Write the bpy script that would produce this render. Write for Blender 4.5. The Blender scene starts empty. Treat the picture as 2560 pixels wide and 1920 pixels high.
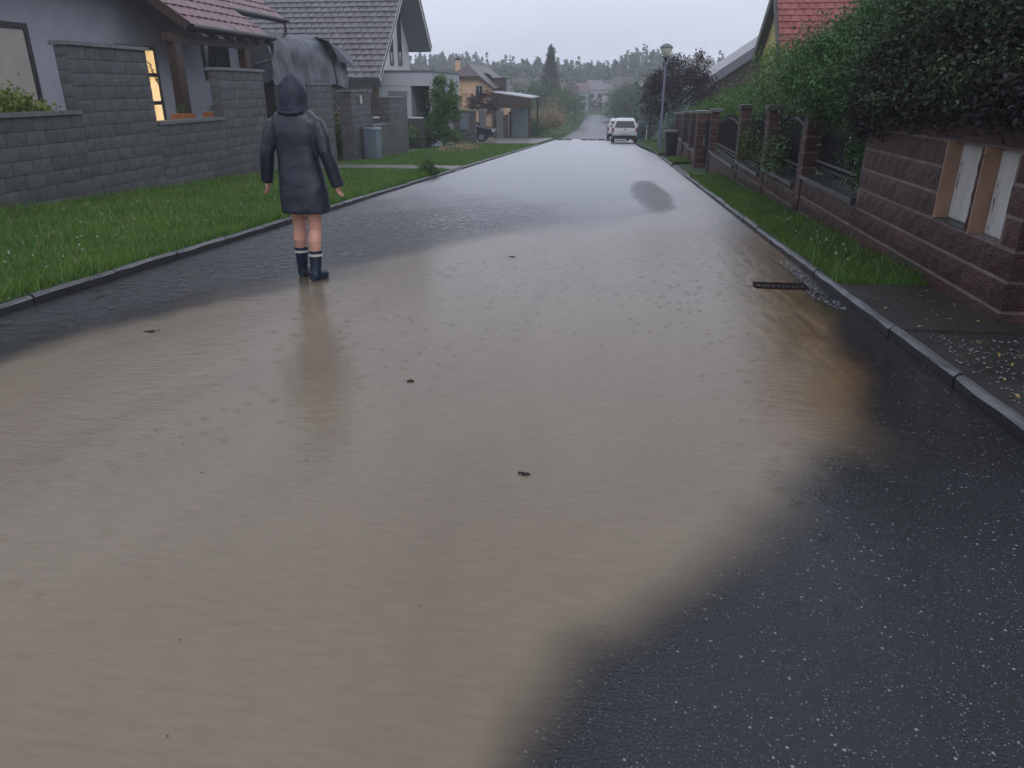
import bpy, math, random
import numpy as np
from mathutils import Vector, Matrix
R = math.radians
rng = np.random.default_rng(7)
random.seed(7)
SC = bpy.context.scene
COL = SC.collection

# ------------------------------------------------------------------ camera, sky, sun, exposure
cd = bpy.data.cameras.new('camera')
cd.lens = 25.94
cd.sensor_width = 36
cd.clip_start = 0.05
cd.clip_end = 4000
cam = bpy.data.objects.new('camera', cd)
COL.objects.link(cam)
cam.location = (0, 0, 1.35)
cam.rotation_euler = (R(90 - 21.86), 0, R(7.43))
SC.camera = cam

SUN_EL, SUN_AZ = 38, 150
w = bpy.data.worlds.new('World')
SC.world = w
w.use_nodes = True
nt = w.node_tree
nt.nodes.clear()
wo = nt.nodes.new('ShaderNodeOutputWorld')
bg = nt.nodes.new('ShaderNodeBackground')
sky = nt.nodes.new('ShaderNodeTexSky')
sky.sky_type = 'NISHITA'
sky.sun_disc = False
sky.sun_elevation = R(SUN_EL)
sky.sun_rotation = R(SUN_AZ)
sky.dust_density = 6
tc = nt.nodes.new('ShaderNodeTexCoord')
mp = nt.nodes.new('ShaderNodeMapping')
mp.inputs['Scale'].default_value = (1.2, 1.2, 4.5)
cl = nt.nodes.new('ShaderNodeTexNoise')
cl.inputs['Scale'].default_value = 2.2
cl.inputs['Detail'].default_value = 4
ramp = nt.nodes.new('ShaderNodeValToRGB')
ramp.color_ramp.elements[0].position = 0.32
ramp.color_ramp.elements[0].color = (7.8, 8.35, 10.15, 1)
ramp.color_ramp.elements[1].position = 0.7
ramp.color_ramp.elements[1].color = (8.75, 9.25, 10.95, 1)
mx = nt.nodes.new('ShaderNodeMix')
mx.data_type = 'RGBA'
mx.inputs[0].default_value = 0.92
nt.links.new(tc.outputs['Generated'], mp.inputs['Vector'])
nt.links.new(mp.outputs[0], cl.inputs['Vector'])
nt.links.new(cl.outputs['Fac'], ramp.inputs['Fac'])
nt.links.new(sky.outputs[0], mx.inputs[6])
nt.links.new(ramp.outputs[0], mx.inputs[7])
nt.links.new(mx.outputs[2], bg.inputs['Color'])
bg.inputs['Strength'].default_value = 0.1
nt.links.new(bg.outputs[0], wo.inputs[0])

sd = bpy.data.lights.new('sun', 'SUN')
sd.energy = 0.5
sd.angle = R(25)
sd.color = (1, 0.985, 0.96)
so = bpy.data.objects.new('sun', sd)
COL.objects.link(so)
so.rotation_euler = (R(90 - SUN_EL), 0, R(180 - SUN_AZ))

SC.view_settings.view_transform = 'Standard'
SC.view_settings.look = 'None'
SC.view_settings.gamma = 1
SC.view_settings.use_curve_mapping = False
SC.view_settings.exposure = 0
SC.render.filter_size = 1.9
SC.cycles.use_denoising = True
SC.cycles.max_bounces = 6
SC.cycles.volume_bounces = 2
SC.cycles.transparent_max_bounces = 12

# ------------------------------------------------------------------ helpers
SL = 0.03952
_py = np.array([-40, 0, 70, 100, 160, 205, 240, 300, 360, 400.])
_pz = np.array([40 * SL, 0, -70 * SL, -3.6, -4.2, -4.2, -3.4, .2, 3.0, 4.0])


def gz(y):
    return float(np.interp(y, _py, _pz))


def cx(y):
    return 0.0 if y < 60 else -0.0003 * .5 * (min(y, 170) - 60) ** 2


def sp(o, label=None, cat=None, group=None, kind=None):
    if label: o['label'] = label
    if cat: o['category'] = cat
    if group: o['group'] = group
    if kind: o['kind'] = kind
    return o


def thing(name, label, cat, loc=(0, 0, 0), rz=0, group=None):
    o = bpy.data.objects.new(name, None)
    COL.objects.link(o)
    o.location = loc
    o.rotation_euler = (0, 0, rz)
    o.empty_display_size = 0.2
    return sp(o, label, cat, group)


def mesh_obj(name, me, parent=None, loc=(0, 0, 0), rz=0):
    o = bpy.data.objects.new(name, me)
    COL.objects.link(o)
    o.location = loc
    if rz: o.rotation_euler = (0, 0, rz)
    if parent is not None: o.parent = parent
    return o


class MB:
    def __init__(s):
        s.v, s.f = [], []

    def add(s, vs, fs):
        n = len(s.v)
        s.v += [tuple(p) for p in vs]
        s.f += [tuple(i + n for i in f) for f in fs]
        return s

    def box(s, x0, x1, y0, y1, z0, z1, taper=0):
        t = taper
        return s.add([(x0, y0, z0), (x1, y0, z0), (x1, y1, z0), (x0, y1, z0),
                      (x0 + t, y0 + t, z1), (x1 - t, y0 + t, z1), (x1 - t, y1 - t, z1), (x0 + t, y1 - t, z1)],
                     [(0, 3, 2, 1), (4, 5, 6, 7), (0, 1, 5, 4), (1, 2, 6, 5), (2, 3, 7, 6), (3, 0, 4, 7)])

    def bar(s, a, b, wd, th=None, up=(0, 0, 1)):
        a, b = Vector(a), Vector(b)
        d = (b - a).normalized()
        u = Vector(up)
        if abs(d.dot(u)) > 0.98: u = Vector((1, 0, 0))
        r = d.cross(u).normalized()
        u = r.cross(d)
        th = th or wd
        r *= wd / 2
        u *= th / 2
        return s.add([a - r - u, a + r - u, a + r + u, a - r + u, b - r - u, b + r - u, b + r + u, b - r + u],
                     [(0, 1, 2, 3), (4, 7, 6, 5), (0, 4, 5, 1), (1, 5, 6, 2), (2, 6, 7, 3), (3, 7, 4, 0)])

    def tube(s, pts, rad, n=10, cap=True, flat=1.0):
        pts = [Vector(p) for p in pts]
        if not hasattr(rad, '__len__'): rad = [rad] * len(pts)
        vs, fs = [], []
        ref = Vector((0, 1, 0.01))
        for i, p in enumerate(pts):
            d = (pts[min(i + 1, len(pts) - 1)] - pts[max(i - 1, 0)]).normalized()
            rf = ref if abs(d.dot(ref.normalized())) < 0.95 else Vector((1, 0, 0))
            a = d.cross(rf).normalized()
            b = d.cross(a)
            for k in range(n):
                t = 2 * math.pi * k / n
                vs.append(p + a * math.cos(t) * rad[i] + b * math.sin(t) * rad[i] * flat)
        for i in range(len(pts) - 1):
            for k in range(n):
                q = (k + 1) % n
                fs.append((i * n + k, i * n + q, (i + 1) * n + q, (i + 1) * n + k))
        if cap:
            fs.append(tuple(range(n))[::-1])
            fs.append(tuple((len(pts) - 1) * n + k for k in range(n)))
        return s.add(vs, fs)

    def loft(s, rings, n=20, cap=True, sq=1.0):
        # rings: (cx, cy, z, rx, ry); sq < 1 makes the section squarer
        vs, fs = [], []
        for (x, y, z, rx, ry) in rings:
            for k in range(n):
                t = 2 * math.pi * k / n
                c, q = math.cos(t), math.sin(t)
                c = math.copysign(abs(c) ** sq, c)
                q = math.copysign(abs(q) ** sq, q)
                vs.append((x + rx * c, y + ry * q, z))
        for i in range(len(rings) - 1):
            for k in range(n):
                q = (k + 1) % n
                fs.append((i * n + k, i * n + q, (i + 1) * n + q, (i + 1) * n + k))
        if cap:
            fs.append(tuple(range(n))[::-1])
            fs.append(tuple((len(rings) - 1) * n + k for k in range(n)))
        return s.add(vs, fs)

    def ball(s, c, r, n=12, m=8):
        rx, ry, rz = r if hasattr(r, '__len__') else (r, r, r)
        rings = []
        for i in range(1, m):
            a = math.pi * i / m
            rings.append((c[0], c[1], c[2] - rz * math.cos(a), rx * math.sin(a), ry * math.sin(a)))
        rings = [(c[0], c[1], c[2] - rz * .995, rx * .06, ry * .06)] + rings + [(c[0], c[1], c[2] + rz * .995, rx * .06, ry * .06)]
        return s.loft(rings, n)

    def mesh(s, name, m, smooth=False):
        me = bpy.data.meshes.new(name)
        me.from_pydata(s.v, [], s.f)
        me.materials.append(m)
        if smooth:
            me.polygons.foreach_set('use_smooth', [True] * len(me.polygons))
        me.update()
        return me

    def obj(s, name, m, parent=None, loc=(0, 0, 0), rz=0, smooth=False):
        return mesh_obj(name, s.mesh(name, m, smooth), parent, loc, rz)


def np_mesh(name, V, F, m):
    """V (n,3) float, F (k,c) int with constant corner count c"""
    me = bpy.data.meshes.new(name)
    k, c = F.shape
    me.vertices.add(len(V))
    me.vertices.foreach_set('co', V.astype(np.float32).ravel())
    me.loops.add(k * c)
    me.loops.foreach_set('vertex_index', F.astype(np.int32).ravel())
    me.polygons.add(k)
    me.polygons.foreach_set('loop_start', np.arange(0, k * c, c, dtype=np.int32))
    me.polygons.foreach_set('loop_total', np.full(k, c, dtype=np.int32))
    me.materials.append(m)
    me.update(calc_edges=True)
    return me


def copy_tree(o, parent=None):
    c = o.copy()
    COL.objects.link(c)
    if parent is not None: c.parent = parent
    for ch in list(o.children):
        copy_tree(ch, c)
    return c


# ------------------------------------------------------------------ materials
def mat(name, c1, c2=None, scale=6, rough=0.6, bump=0.0, bscale=40, irand=0.0, orand=0.0, spec=0.4, metal=0,
        streak=0.0, trans=0.0, coat=0.0, detail=5):
    m = bpy.data.materials.new(name)
    m.use_nodes = True
    t = m.node_tree
    N, L = t.nodes, t.links
    b = N['Principled BSDF']
    c2 = c2 or tuple(x * 0.7 for x in c1)
    geo = N.new('ShaderNodeNewGeometry')
    no = N.new('ShaderNodeTexNoise')
    no.inputs['Scale'].default_value = scale
    no.inputs['Detail'].default_value = detail
    no.inputs['Roughness'].default_value = 0.6
    if streak:
        mpn = N.new('ShaderNodeMapping')
        mpn.inputs['Scale'].default_value = (1, 1, 1 / (1 + streak))
        L.new(geo.outputs['Position'], mpn.inputs['Vector'])
        L.new(mpn.outputs[0], no.inputs['Vector'])
    else:
        L.new(geo.outputs['Position'], no.inputs['Vector'])
    rp = N.new('ShaderNodeValToRGB')
    rp.color_ramp.elements[0].position = 0.3
    rp.color_ramp.elements[1].position = 0.72
    rp.color_ramp.elements[0].color = (*c1, 1)
    rp.color_ramp.elements[1].color = (*c2, 1)
    L.new(no.outputs['Fac'], rp.inputs['Fac'])
    col = rp.outputs[0]
    for amt, src in ((irand, 'i'), (orand, 'o')):
        if amt:
            if src == 'i':
                rs = geo.outputs['Random Per Island']
            else:
                rs = N.new('ShaderNodeObjectInfo').outputs['Random']
            mr = N.new('ShaderNodeMapRange')
            mr.inputs['To Min'].default_value = 1 - amt
            mr.inputs['To Max'].default_value = 1 + amt
            L.new(rs, mr.inputs['Value'])
            hs = N.new('ShaderNodeHueSaturation')
            L.new(col, hs.inputs['Color'])
            L.new(mr.outputs[0], hs.inputs['Value'])
            mr2 = N.new('ShaderNodeMapRange')
            mr2.inputs['To Min'].default_value = 0.5 - 0.03 * amt
            mr2.inputs['To Max'].default_value = 0.5 + 0.03 * amt
            L.new(rs, mr2.inputs['Value'])
            L.new(mr2.outputs[0], hs.inputs['Hue'])
            col = hs.outputs[0]
    L.new(col, b.inputs['Base Color'])
    b.inputs['Roughness'].default_value = rough
    b.inputs['Specular IOR Level'].default_value = spec
    b.inputs['Metallic'].default_value = metal
    if coat:
        b.inputs['Coat Weight'].default_value = coat
        b.inputs['Coat Roughness'].default_value = 0.08
    if bump:
        n2 = N.new('ShaderNodeTexNoise')
        n2.inputs['Scale'].default_value = bscale
        n2.inputs['Detail'].default_value = 4
        L.new(geo.outputs['Position'], n2.inputs['Vector'])
        bp = N.new('ShaderNodeBump')
        bp.inputs['Strength'].default_value = bump
        bp.inputs['Distance'].default_value = 0.02
        L.new(n2.outputs['Fac'], bp.inputs['Height'])
        L.new(bp.outputs[0], b.inputs['Normal'])
    if trans:
        tr = N.new('ShaderNodeBsdfTranslucent')
        L.new(col, tr.inputs['Color'])
        ms = N.new('ShaderNodeMixShader')
        ms.inputs[0].default_value = trans
        out = N['Material Output']
        L.new(b.outputs[0], ms.inputs[1])
        L.new(tr.outputs[0], ms.inputs[2])
        L.new(ms.outputs[0], out.inputs['Surface'])
    return m


def emit(name, c, s):
    m = bpy.data.materials.new(name)
    m.use_nodes = True
    t = m.node_tree
    b = t.nodes['Principled BSDF']
    geo = t.nodes.new('ShaderNodeNewGeometry')
    n = t.nodes.new('ShaderNodeTexNoise')
    n.inputs['Scale'].default_value = 3
    t.links.new(geo.outputs['Position'], n.inputs['Vector'])
    rp = t.nodes.new('ShaderNodeValToRGB')
    rp.color_ramp.elements[0].color = (c[0] * .75, c[1] * .62, c[2] * .4, 1)
    rp.color_ramp.elements[0].position = .35
    rp.color_ramp.elements[1].color = (*c, 1)
    rp.color_ramp.elements[1].position = .62
    t.links.new(n.outputs['Fac'], rp.inputs['Fac'])
    t.links.new(rp.outputs[0], b.inputs['Emission Color'])
    b.inputs['Emission Strength'].default_value = s
    b.inputs['Base Color'].default_value = (0.2, 0.15, 0.1, 1)
    return m


M = {}
M['block'] = mat('grey_split_block', (.096, .099, .101), (.064, .067, .070), 5, .5, .6, 60, orand=.16)
M['cap'] = mat('concrete_cap', (.15, .155, .16), (.095, .10, .105), 8, .4, .3, 60, orand=.08)
M['mortar_grey'] = mat('grey_mortar', (.06, .062, .065), (.045, .045, .05), 8, .8, .3, 60)
M['brick'] = mat('red_split_brick', (.074, .027, .024), (.034, .016, .016), 5, .5, .9, 55, orand=.22)
M['mortar'] = mat('pale_mortar', (.215, .168, .152), (.11, .09, .082), 5, .8, .4, 80)
M['darkcap'] = mat('dark_wet_cap', (.05, .058, .06), (.025, .03, .03), 8, .3, .3, 50)
M['peach'] = mat('peach_render', (.38, .235, .165), (.29, .175, .12), 12, .6, .2, 90, streak=3)
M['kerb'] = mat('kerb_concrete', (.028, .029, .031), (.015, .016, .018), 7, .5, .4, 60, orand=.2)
M['kerb_top'] = mat('skylit_kerb_top', (.17, .175, .18), (.09, .095, .10), 5, .35, .4, 60, orand=.25)  # sky light on the kerb top painted in: paler than the dark faces
M['soil'] = mat('soil', (.03, .026, .018), (.018, .016, .012), 3, .7, .6, 30)
M['turf'] = mat('turf', (.03, .08, .016), (.018, .05, .012), 2.2, .8, .8, 60)
M['grass'] = mat('grass_blade', (.125, .225, .032), (.055, .140, .022), .9, .55, irand=.35, trans=.25)
M['straw'] = mat('dry_grass_blade', (.22, .19, .08), (.15, .13, .06), 2, .6, irand=.4)
M['clover'] = mat('clover_flower', (.36, .40, .33), (.28, .32, .25), 30, .6, irand=.2)
M['concrete'] = mat('wet_concrete', (.20, .195, .18), (.12, .12, .115), 2, .3, .3, 30)
M['darkpath'] = mat('dark_wet_path', (.045, .043, .038), (.022, .021, .02), 3, .4, .5, 50)
M['gravel'] = mat('gravel_stone', (.22, .215, .21), (.08, .075, .07), 40, .5, irand=.5)
M['litter'] = mat('fallen_leaf', (.32, .25, .07), (.2, .12, .05), 20, .5, irand=.3)
M['render'] = mat('grey_white_render', (.34, .355, .40), (.27, .285, .33), 1.2, .8, .15, 120)
M['white_render'] = mat('white_render', (.58, .60, .60), (.48, .50, .51), 1, .8, .1, 100)
M['lgrey_render'] = mat('pale_grey_render', (.40, .42, .46), (.33, .35, .39), 1, .8, .1, 100)
M['redtile'] = mat('wet_red_tile', (.16, .052, .052), (.10, .038, .040), 3, .32, .2, 60, irand=.14, orand=.12, spec=.5)
M['dullred'] = mat('faded_red_tile', (.15, .085, .08), (.11, .07, .065), 3, .6)
M['brighttile'] = mat('bright_red_tile', (.30, .075, .060), (.20, .052, .045), 4, .35, .2, 60, irand=.15)
M['greytile'] = mat('grey_brown_tile', (.14, .13, .142), (.085, .08, .09), 3, .30, .2, 60, irand=.16, orand=.14, spec=.5)
M['browntile'] = mat('brown_tile', (.075, .055, .055), (.045, .035, .036), 2, .4, .2, 40, irand=.15)
M['wood'] = mat('brown_timber', (.055, .032, .024), (.03, .018, .014), 14, .5, .3, 60, streak=5)
M['darkwood'] = mat('dark_stained_timber', (.03, .024, .026), (.018, .015, .017), 10, .5, .3, 50)
M['soffit'] = mat('grey_soffit', (.16, .18, .205), (.13, .145, .165), 3, .7)
M['fascia'] = mat('white_fascia', (.55, .56, .58), (.45, .46, .48), 4, .5)
M['frame_dark'] = mat('dark_window_frame', (.025, .025, .03), (.018, .018, .02), 6, .4)
M['frame_white'] = mat('white_window_frame', (.5, .5, .5), (.42, .42, .42), 6, .4)
M['glass'] = mat('window_glass', (.02, .025, .03), (.012, .015, .02), 2, .05, spec=.8)
M['blind'] = mat('beige_blind', (.42, .38, .33), (.34, .31, .28), 2, .7)
M['lit'] = emit('lit_window', (1.0, .70, .34), 0.95)
M['tarp'] = mat('grey_tarpaulin', (.070, .083, .102), (.042, .052, .066), 2, .45, .8, 5, spec=.5)
M['black'] = mat('black_plastic', (.018, .02, .02), (.012, .013, .014), 5, .4)
M['iron'] = mat('black_iron', (.014, .015, .018), (.009, .01, .011), 12, .4)
M['mud_iron'] = mat('muddy_iron', (.030, .022, .015), (.014, .011, .009), 25, .85, spec=.1)
M['silver'] = mat('galvanised_metal', (.20, .25, .30), (.13, .165, .20), 6, .4, metal=.3, streak=4)
M['pole'] = mat('lamp_pole_paint', (.17, .19, .26), (.12, .135, .19), 6, .4)
M['globe'] = mat('frosted_globe', (.56, .60, .52), (.48, .52, .44), 5, .25)
M['white_door'] = mat('white_door_paint', (.55, .57, .555), (.40, .40, .37), 7, .45, streak=3)
M['rust'] = mat('rusty_edge', (.14, .045, .025), (.09, .03, .018), 30, .7)
M['whitecar'] = mat('white_car_paint', (.62, .62, .63), (.57, .57, .58), 1, .25, coat=.6)
M['darkcar'] = mat('dark_blue_car_paint', (.012, .017, .035), (.01, .013, .026), 1, .2, coat=.7)
M['tyre'] = mat('tyre_rubber', (.015, .015, .015), (.01, .01, .01), 6, .7)
M['redlight'] = mat('red_tail_light', (.20, .012, .012), (.12, .01, .01), 8, .2)
M['chrome'] = mat('pale_headlamp', (.5, .52, .55), (.4, .42, .45), 8, .15)
M['plate'] = mat('number_plate', (.55, .55, .53), (.5, .5, .48), 8, .4)
M['orange'] = mat('orange_render', (.66, .44, .29), (.60, .39, .25), .8, .8, .1, 100)
M['yellow'] = mat('yellow_render', (.50, .43, .13), (.42, .36, .11), .8, .8)
M['panel'] = mat('tower_panel', (.42, .41, .36), (.36, .35, .31), .2, .8)
M['terracotta'] = mat('terracotta', (.38, .14, .05), (.30, .11, .04), 10, .6)
M['blue'] = mat('blue_plastic', (.04, .11, .28), (.03, .085, .22), 5, .4)
M['green_leaf'] = mat('green_leaf', (.085, .165, .034), (.034, .085, .020), 1.6, .42, irand=.4, trans=.25)
M['bright_leaf'] = mat('bright_leaf', (.085, .19, .030), (.045, .115, .022), 1.8, .45, irand=.35, trans=.3)
M['yellow_leaf'] = mat('yellow_green_leaf', (.17, .23, .03), (.09, .15, .022), 2.5, .45, irand=.35, trans=.3)
M['vine_leaf'] = mat('vine_leaf', (.085, .185, .048), (.032, .092, .030), 2.2, .38, irand=.4, trans=.2)
M['purple_leaf'] = mat('purple_leaf', (.048, .036, .042), (.026, .025, .024), 1.7, .6, irand=.75, trans=.12, spec=.25)
M['creeper_leaf'] = mat('creeper_leaf', (.062, .115, .046), (.034, .048, .026), 4, .55, irand=.6, trans=.15, spec=.3)
M['plum_leaf'] = mat('plum_leaf', (.034, .020, .030), (.02, .013, .021), 1.5, .5, irand=.4, trans=.15)
M['fir_leaf'] = mat('fir_needle', (.020, .038, .030), (.012, .024, .02), 1.5, .6, irand=.35)
M['dark_leaf'] = mat('dark_green_leaf', (.072, .140, .048), (.030, .068, .028), 1.4, .5, irand=.4, trans=.15)
M['gold_leaf'] = mat('golden_leaf', (.40, .33, .20), (.26, .21, .13), 1.2, .6, irand=.3, trans=.25)
M['grey_leaf'] = mat('grey_green_leaf', (.10, .155, .11), (.06, .10, .07), 1.5, .5, irand=.3, trans=.2)
M['wood_far'] = mat('forest_foliage', (.034, .075, .040), (.018, .045, .028), .12, .8, irand=.45)
M['bark'] = mat('bark', (.045, .036, .028), (.022, .018, .015), 14, .8, .6, 40, streak=3)
M['hill'] = mat('hill_ground', (.03, .05, .02), (.02, .035, .016), .1, .9)
M['coat'] = mat('navy_coat_cloth', (.019, .026, .045), (.010, .014, .027), 4.5, .36, .2, 60, spec=.55)
M['hood'] = mat('navy_hood_cloth', (.021, .027, .047), (.012, .016, .031), 9, .5, .3, 45, spec=.4)
M['skin'] = mat('skin', (.56, .30, .23), (.46, .23, .17), 9, .45)
M['boot'] = mat('navy_rubber_boot', (.010, .022, .042), (.007, .015, .030), 8, .25)
M['stripe'] = mat('white_stripe', (.5, .49, .46), (.44, .43, .41), 20, .5)
M['hair'] = mat('dark_hair', (.02, .014, .01), (.012, .009, .007), 30, .5)
M['foam'] = mat('water_foam', (.34, .37, .42), (.22, .24, .29), 30, .35, irand=.2)
M['debris'] = mat('wet_debris', (.022, .018, .014), (.012, .01, .008), 30, .5)


def road_material():
    m = bpy.data.materials.new('wet_asphalt')
    m.use_nodes = True
    t = m.node_tree
    N, L = t.nodes, t.links
    b = N['Principled BSDF']
    geo = N.new('ShaderNodeNewGeometry')
    mpn = N.new('ShaderNodeMapping')
    mpn.inputs['Scale'].default_value = (1, 1, 0.02)
    L.new(geo.outputs['Position'], mpn.inputs['Vector'])
    n1 = N.new('ShaderNodeTexNoise')
    n1.inputs['Scale'].default_value = 1.1
    n1.inputs['Detail'].default_value = 8
    r1 = N.new('ShaderNodeValToRGB')
    r1.color_ramp.elements[0].color = (.009, .010, .0125, 1)
    r1.color_ramp.elements[1].color = (.020, .022, .0265, 1)
    r1.color_ramp.elements[0].position = .35
    r1.color_ramp.elements[1].position = .7
    L.new(mpn.outputs[0], n1.inputs['Vector'])
    L.new(n1.outputs['Fac'], r1.inputs['Fac'])
    col = r1.outputs[0]
    for sc, thr, size, c in ((120, .72, .30, (.06, .062, .065)), (54, .91, .22, (.27, .27, .265)), (83, .86, .22, (.17, .17, .175)), (150, .90, .26, (.16, .16, .165))):
        v = N.new('ShaderNodeTexVoronoi')
        v.inputs['Scale'].default_value = sc
        L.new(mpn.outputs[0], v.inputs['Vector'])
        a = N.new('ShaderNodeMath')
        a.operation = 'LESS_THAN'
        a.inputs[1].default_value = size
        L.new(v.outputs['Distance'], a.inputs[0])
        sx = N.new('ShaderNodeSeparateColor')
        L.new(v.outputs['Color'], sx.inputs[0])
        g = N.new('ShaderNodeMath')
        g.operation = 'GREATER_THAN'
        g.inputs[1].default_value = thr
        L.new(sx.outputs[0], g.inputs[0])
        mu = N.new('ShaderNodeMath')
        mu.operation = 'MULTIPLY'
        L.new(a.outputs[0], mu.inputs[0])
        L.new(g.outputs[0], mu.inputs[1])
        mx = N.new('ShaderNodeMix')
        mx.data_type = 'RGBA'
        L.new(mu.outputs[0], mx.inputs[0])
        L.new(col, mx.inputs[6])
        mx.inputs[7].default_value = (*c, 1)
        col = mx.outputs[2]
    L.new(col, b.inputs['Base Color'])
    n2 = N.new('ShaderNodeTexNoise')
    n2.inputs['Scale'].default_value = 110
    n2.inputs['Detail'].default_value = 3
    L.new(mpn.outputs[0], n2.inputs['Vector'])
    bp = N.new('ShaderNodeBump')
    bp.inputs['Strength'].default_value = .55
    bp.inputs['Distance'].default_value = .008
    L.new(n2.outputs['Fac'], bp.inputs['Height'])
    L.new(bp.outputs[0], b.inputs['Normal'])
    b.inputs['Roughness'].default_value = .27
    b.inputs['Specular IOR Level'].default_value = .5
    return m


def water_material():
    m = bpy.data.materials.new('muddy_flood_water')
    m.use_nodes = True
    t = m.node_tree
    N, L = t.nodes, t.links
    N.remove(N['Principled BSDF'])
    out = N['Material Output']
    geo = N.new('ShaderNodeNewGeometry')
    am = N.new('ShaderNodeAttribute'); am.attribute_name = 'mud'
    af = N.new('ShaderNodeAttribute'); af.attribute_name = 'film'
    ar = N.new('ShaderNodeAttribute'); ar.attribute_name = 'ripple'
    mp1 = N.new('ShaderNodeMapping')
    mp1.inputs['Scale'].default_value = (7, 16, 1)
    mp1.inputs['Rotation'].default_value = (0, 0, R(12))
    L.new(geo.outputs['Position'], mp1.inputs['Vector'])
    n1 = N.new('ShaderNodeTexNoise'); n1.inputs['Scale'].default_value = 1; n1.inputs['Detail'].default_value = 5
    n1.inputs['Distortion'].default_value = .6
    L.new(mp1.outputs[0], n1.inputs['Vector'])
    v = N.new('ShaderNodeTexVoronoi'); v.inputs['Scale'].default_value = 9
    mp2 = N.new('ShaderNodeMapping'); mp2.inputs['Scale'].default_value = (1, 1, .02)
    L.new(geo.outputs['Position'], mp2.inputs['Vector'])
    L.new(mp2.outputs[0], v.inputs['Vector'])
    # ring from a rain drop
    rg = N.new('ShaderNodeMath'); rg.operation = 'MULTIPLY'; rg.inputs[1].default_value = 38
    L.new(v.outputs['Distance'], rg.inputs[0])
    sn = N.new('ShaderNodeMath'); sn.operation = 'SINE'
    L.new(rg.outputs[0], sn.inputs[0])
    dm = N.new('ShaderNodeMapRange'); dm.inputs['From Min'].default_value = .05; dm.inputs['From Max'].default_value = .45
    dm.inputs['To Min'].default_value = 1; dm.inputs['To Max'].default_value = 0
    L.new(v.outputs['Distance'], dm.inputs['Value'])
    sr = N.new('ShaderNodeMath'); sr.operation = 'MULTIPLY'
    L.new(sn.outputs[0], sr.inputs[0]); L.new(dm.outputs[0], sr.inputs[1])
    sr2 = N.new('ShaderNodeMath'); sr2.operation = 'MULTIPLY'; sr2.inputs[1].default_value = .8
    L.new(sr.outputs[0], sr2.inputs[0])
    sr3 = N.new('ShaderNodeMath'); sr3.operation = 'MULTIPLY'
    L.new(sr2.outputs[0], sr3.inputs[0]); L.new(ar.outputs['Fac'], sr3.inputs[1])
    n5 = N.new('ShaderNodeTexNoise'); n5.inputs['Scale'].default_value = 12; n5.inputs['Detail'].default_value = 3
    L.new(mp2.outputs[0], n5.inputs['Vector'])
    r5 = N.new('ShaderNodeMapRange'); r5.inputs['From Min'].default_value = .42; r5.inputs['From Max'].default_value = .72
    r5.inputs['To Max'].default_value = 1.7
    L.new(n5.outputs['Fac'], r5.inputs['Value'])
    m5 = N.new('ShaderNodeMath'); m5.operation = 'MULTIPLY_ADD'
    a5 = N.new('ShaderNodeMath'); a5.operation = 'MULTIPLY_ADD'; a5.inputs[1].default_value = 1.55; a5.inputs[2].default_value = -.55
    a5.use_clamp = True
    L.new(ar.outputs['Fac'], a5.inputs[0])
    L.new(r5.outputs[0], m5.inputs[0]); L.new(a5.outputs[0], m5.inputs[1]); L.new(sr3.outputs[0], m5.inputs[2])
    # current running along the kerb to the drain
    afl = N.new('ShaderNodeAttribute'); afl.attribute_name = 'flow'
    mp6 = N.new('ShaderNodeMapping'); mp6.inputs['Rotation'].default_value = (0, 0, R(-9)); mp6.inputs['Scale'].default_value = (10, 1.7, .02)
    L.new(geo.outputs['Position'], mp6.inputs['Vector'])
    n6 = N.new('ShaderNodeTexNoise'); n6.inputs['Scale'].default_value = 1; n6.inputs['Detail'].default_value = 4; n6.inputs['Distortion'].default_value = .8
    L.new(mp6.outputs[0], n6.inputs['Vector'])
    m6 = N.new('ShaderNodeMath'); m6.operation = 'MULTIPLY'
    L.new(n6.outputs['Fac'], m6.inputs[0]); L.new(afl.outputs['Fac'], m6.inputs[1])
    m7 = N.new('ShaderNodeMath'); m7.operation = 'MULTIPLY_ADD'; m7.inputs[1].default_value = 2.4
    L.new(m6.outputs[0], m7.inputs[0]); L.new(m5.outputs[0], m7.inputs[2])
    # fine wind ripple lying across the street
    mp7 = N.new('ShaderNodeMapping'); mp7.inputs['Scale'].default_value = (9, 42, .02); mp7.inputs['Rotation'].default_value = (0, 0, R(-6))
    L.new(geo.outputs['Position'], mp7.inputs['Vector'])
    n7 = N.new('ShaderNodeTexNoise'); n7.inputs['Scale'].default_value = 1; n7.inputs['Detail'].default_value = 3
    L.new(mp7.outputs[0], n7.inputs['Vector'])
    m8 = N.new('ShaderNodeMath'); m8.operation = 'MULTIPLY_ADD'; m8.inputs[1].default_value = .42
    L.new(n7.outputs['Fac'], m8.inputs[0]); L.new(m7.outputs[0], m8.inputs[2])
    ad = N.new('ShaderNodeMath'); ad.operation = 'ADD'
    L.new(n1.outputs['Fac'], ad.inputs[0]); L.new(m8.outputs[0], ad.inputs[1])
    bp = N.new('ShaderNodeBump'); bp.inputs['Distance'].default_value = .0045; bp.inputs['Strength'].default_value = .55
    L.new(ad.outputs[0], bp.inputs['Height'])
    # suspended mud with slow swirls
    mp3 = N.new('ShaderNodeMapping'); mp3.inputs['Scale'].default_value = (.9, .28, .02)
    L.new(geo.outputs['Position'], mp3.inputs['Vector'])
    n3 = N.new('ShaderNodeTexNoise'); n3.inputs['Scale'].default_value = 1.4; n3.inputs['Detail'].default_value = 6
    n3.inputs['Distortion'].default_value = 1.0
    L.new(mp3.outputs[0], n3.inputs['Vector'])
    rp = N.new('ShaderNodeValToRGB')
    rp.color_ramp.elements[0].position = .3; rp.color_ramp.elements[0].color = (.195, .156, .111, 1)
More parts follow.
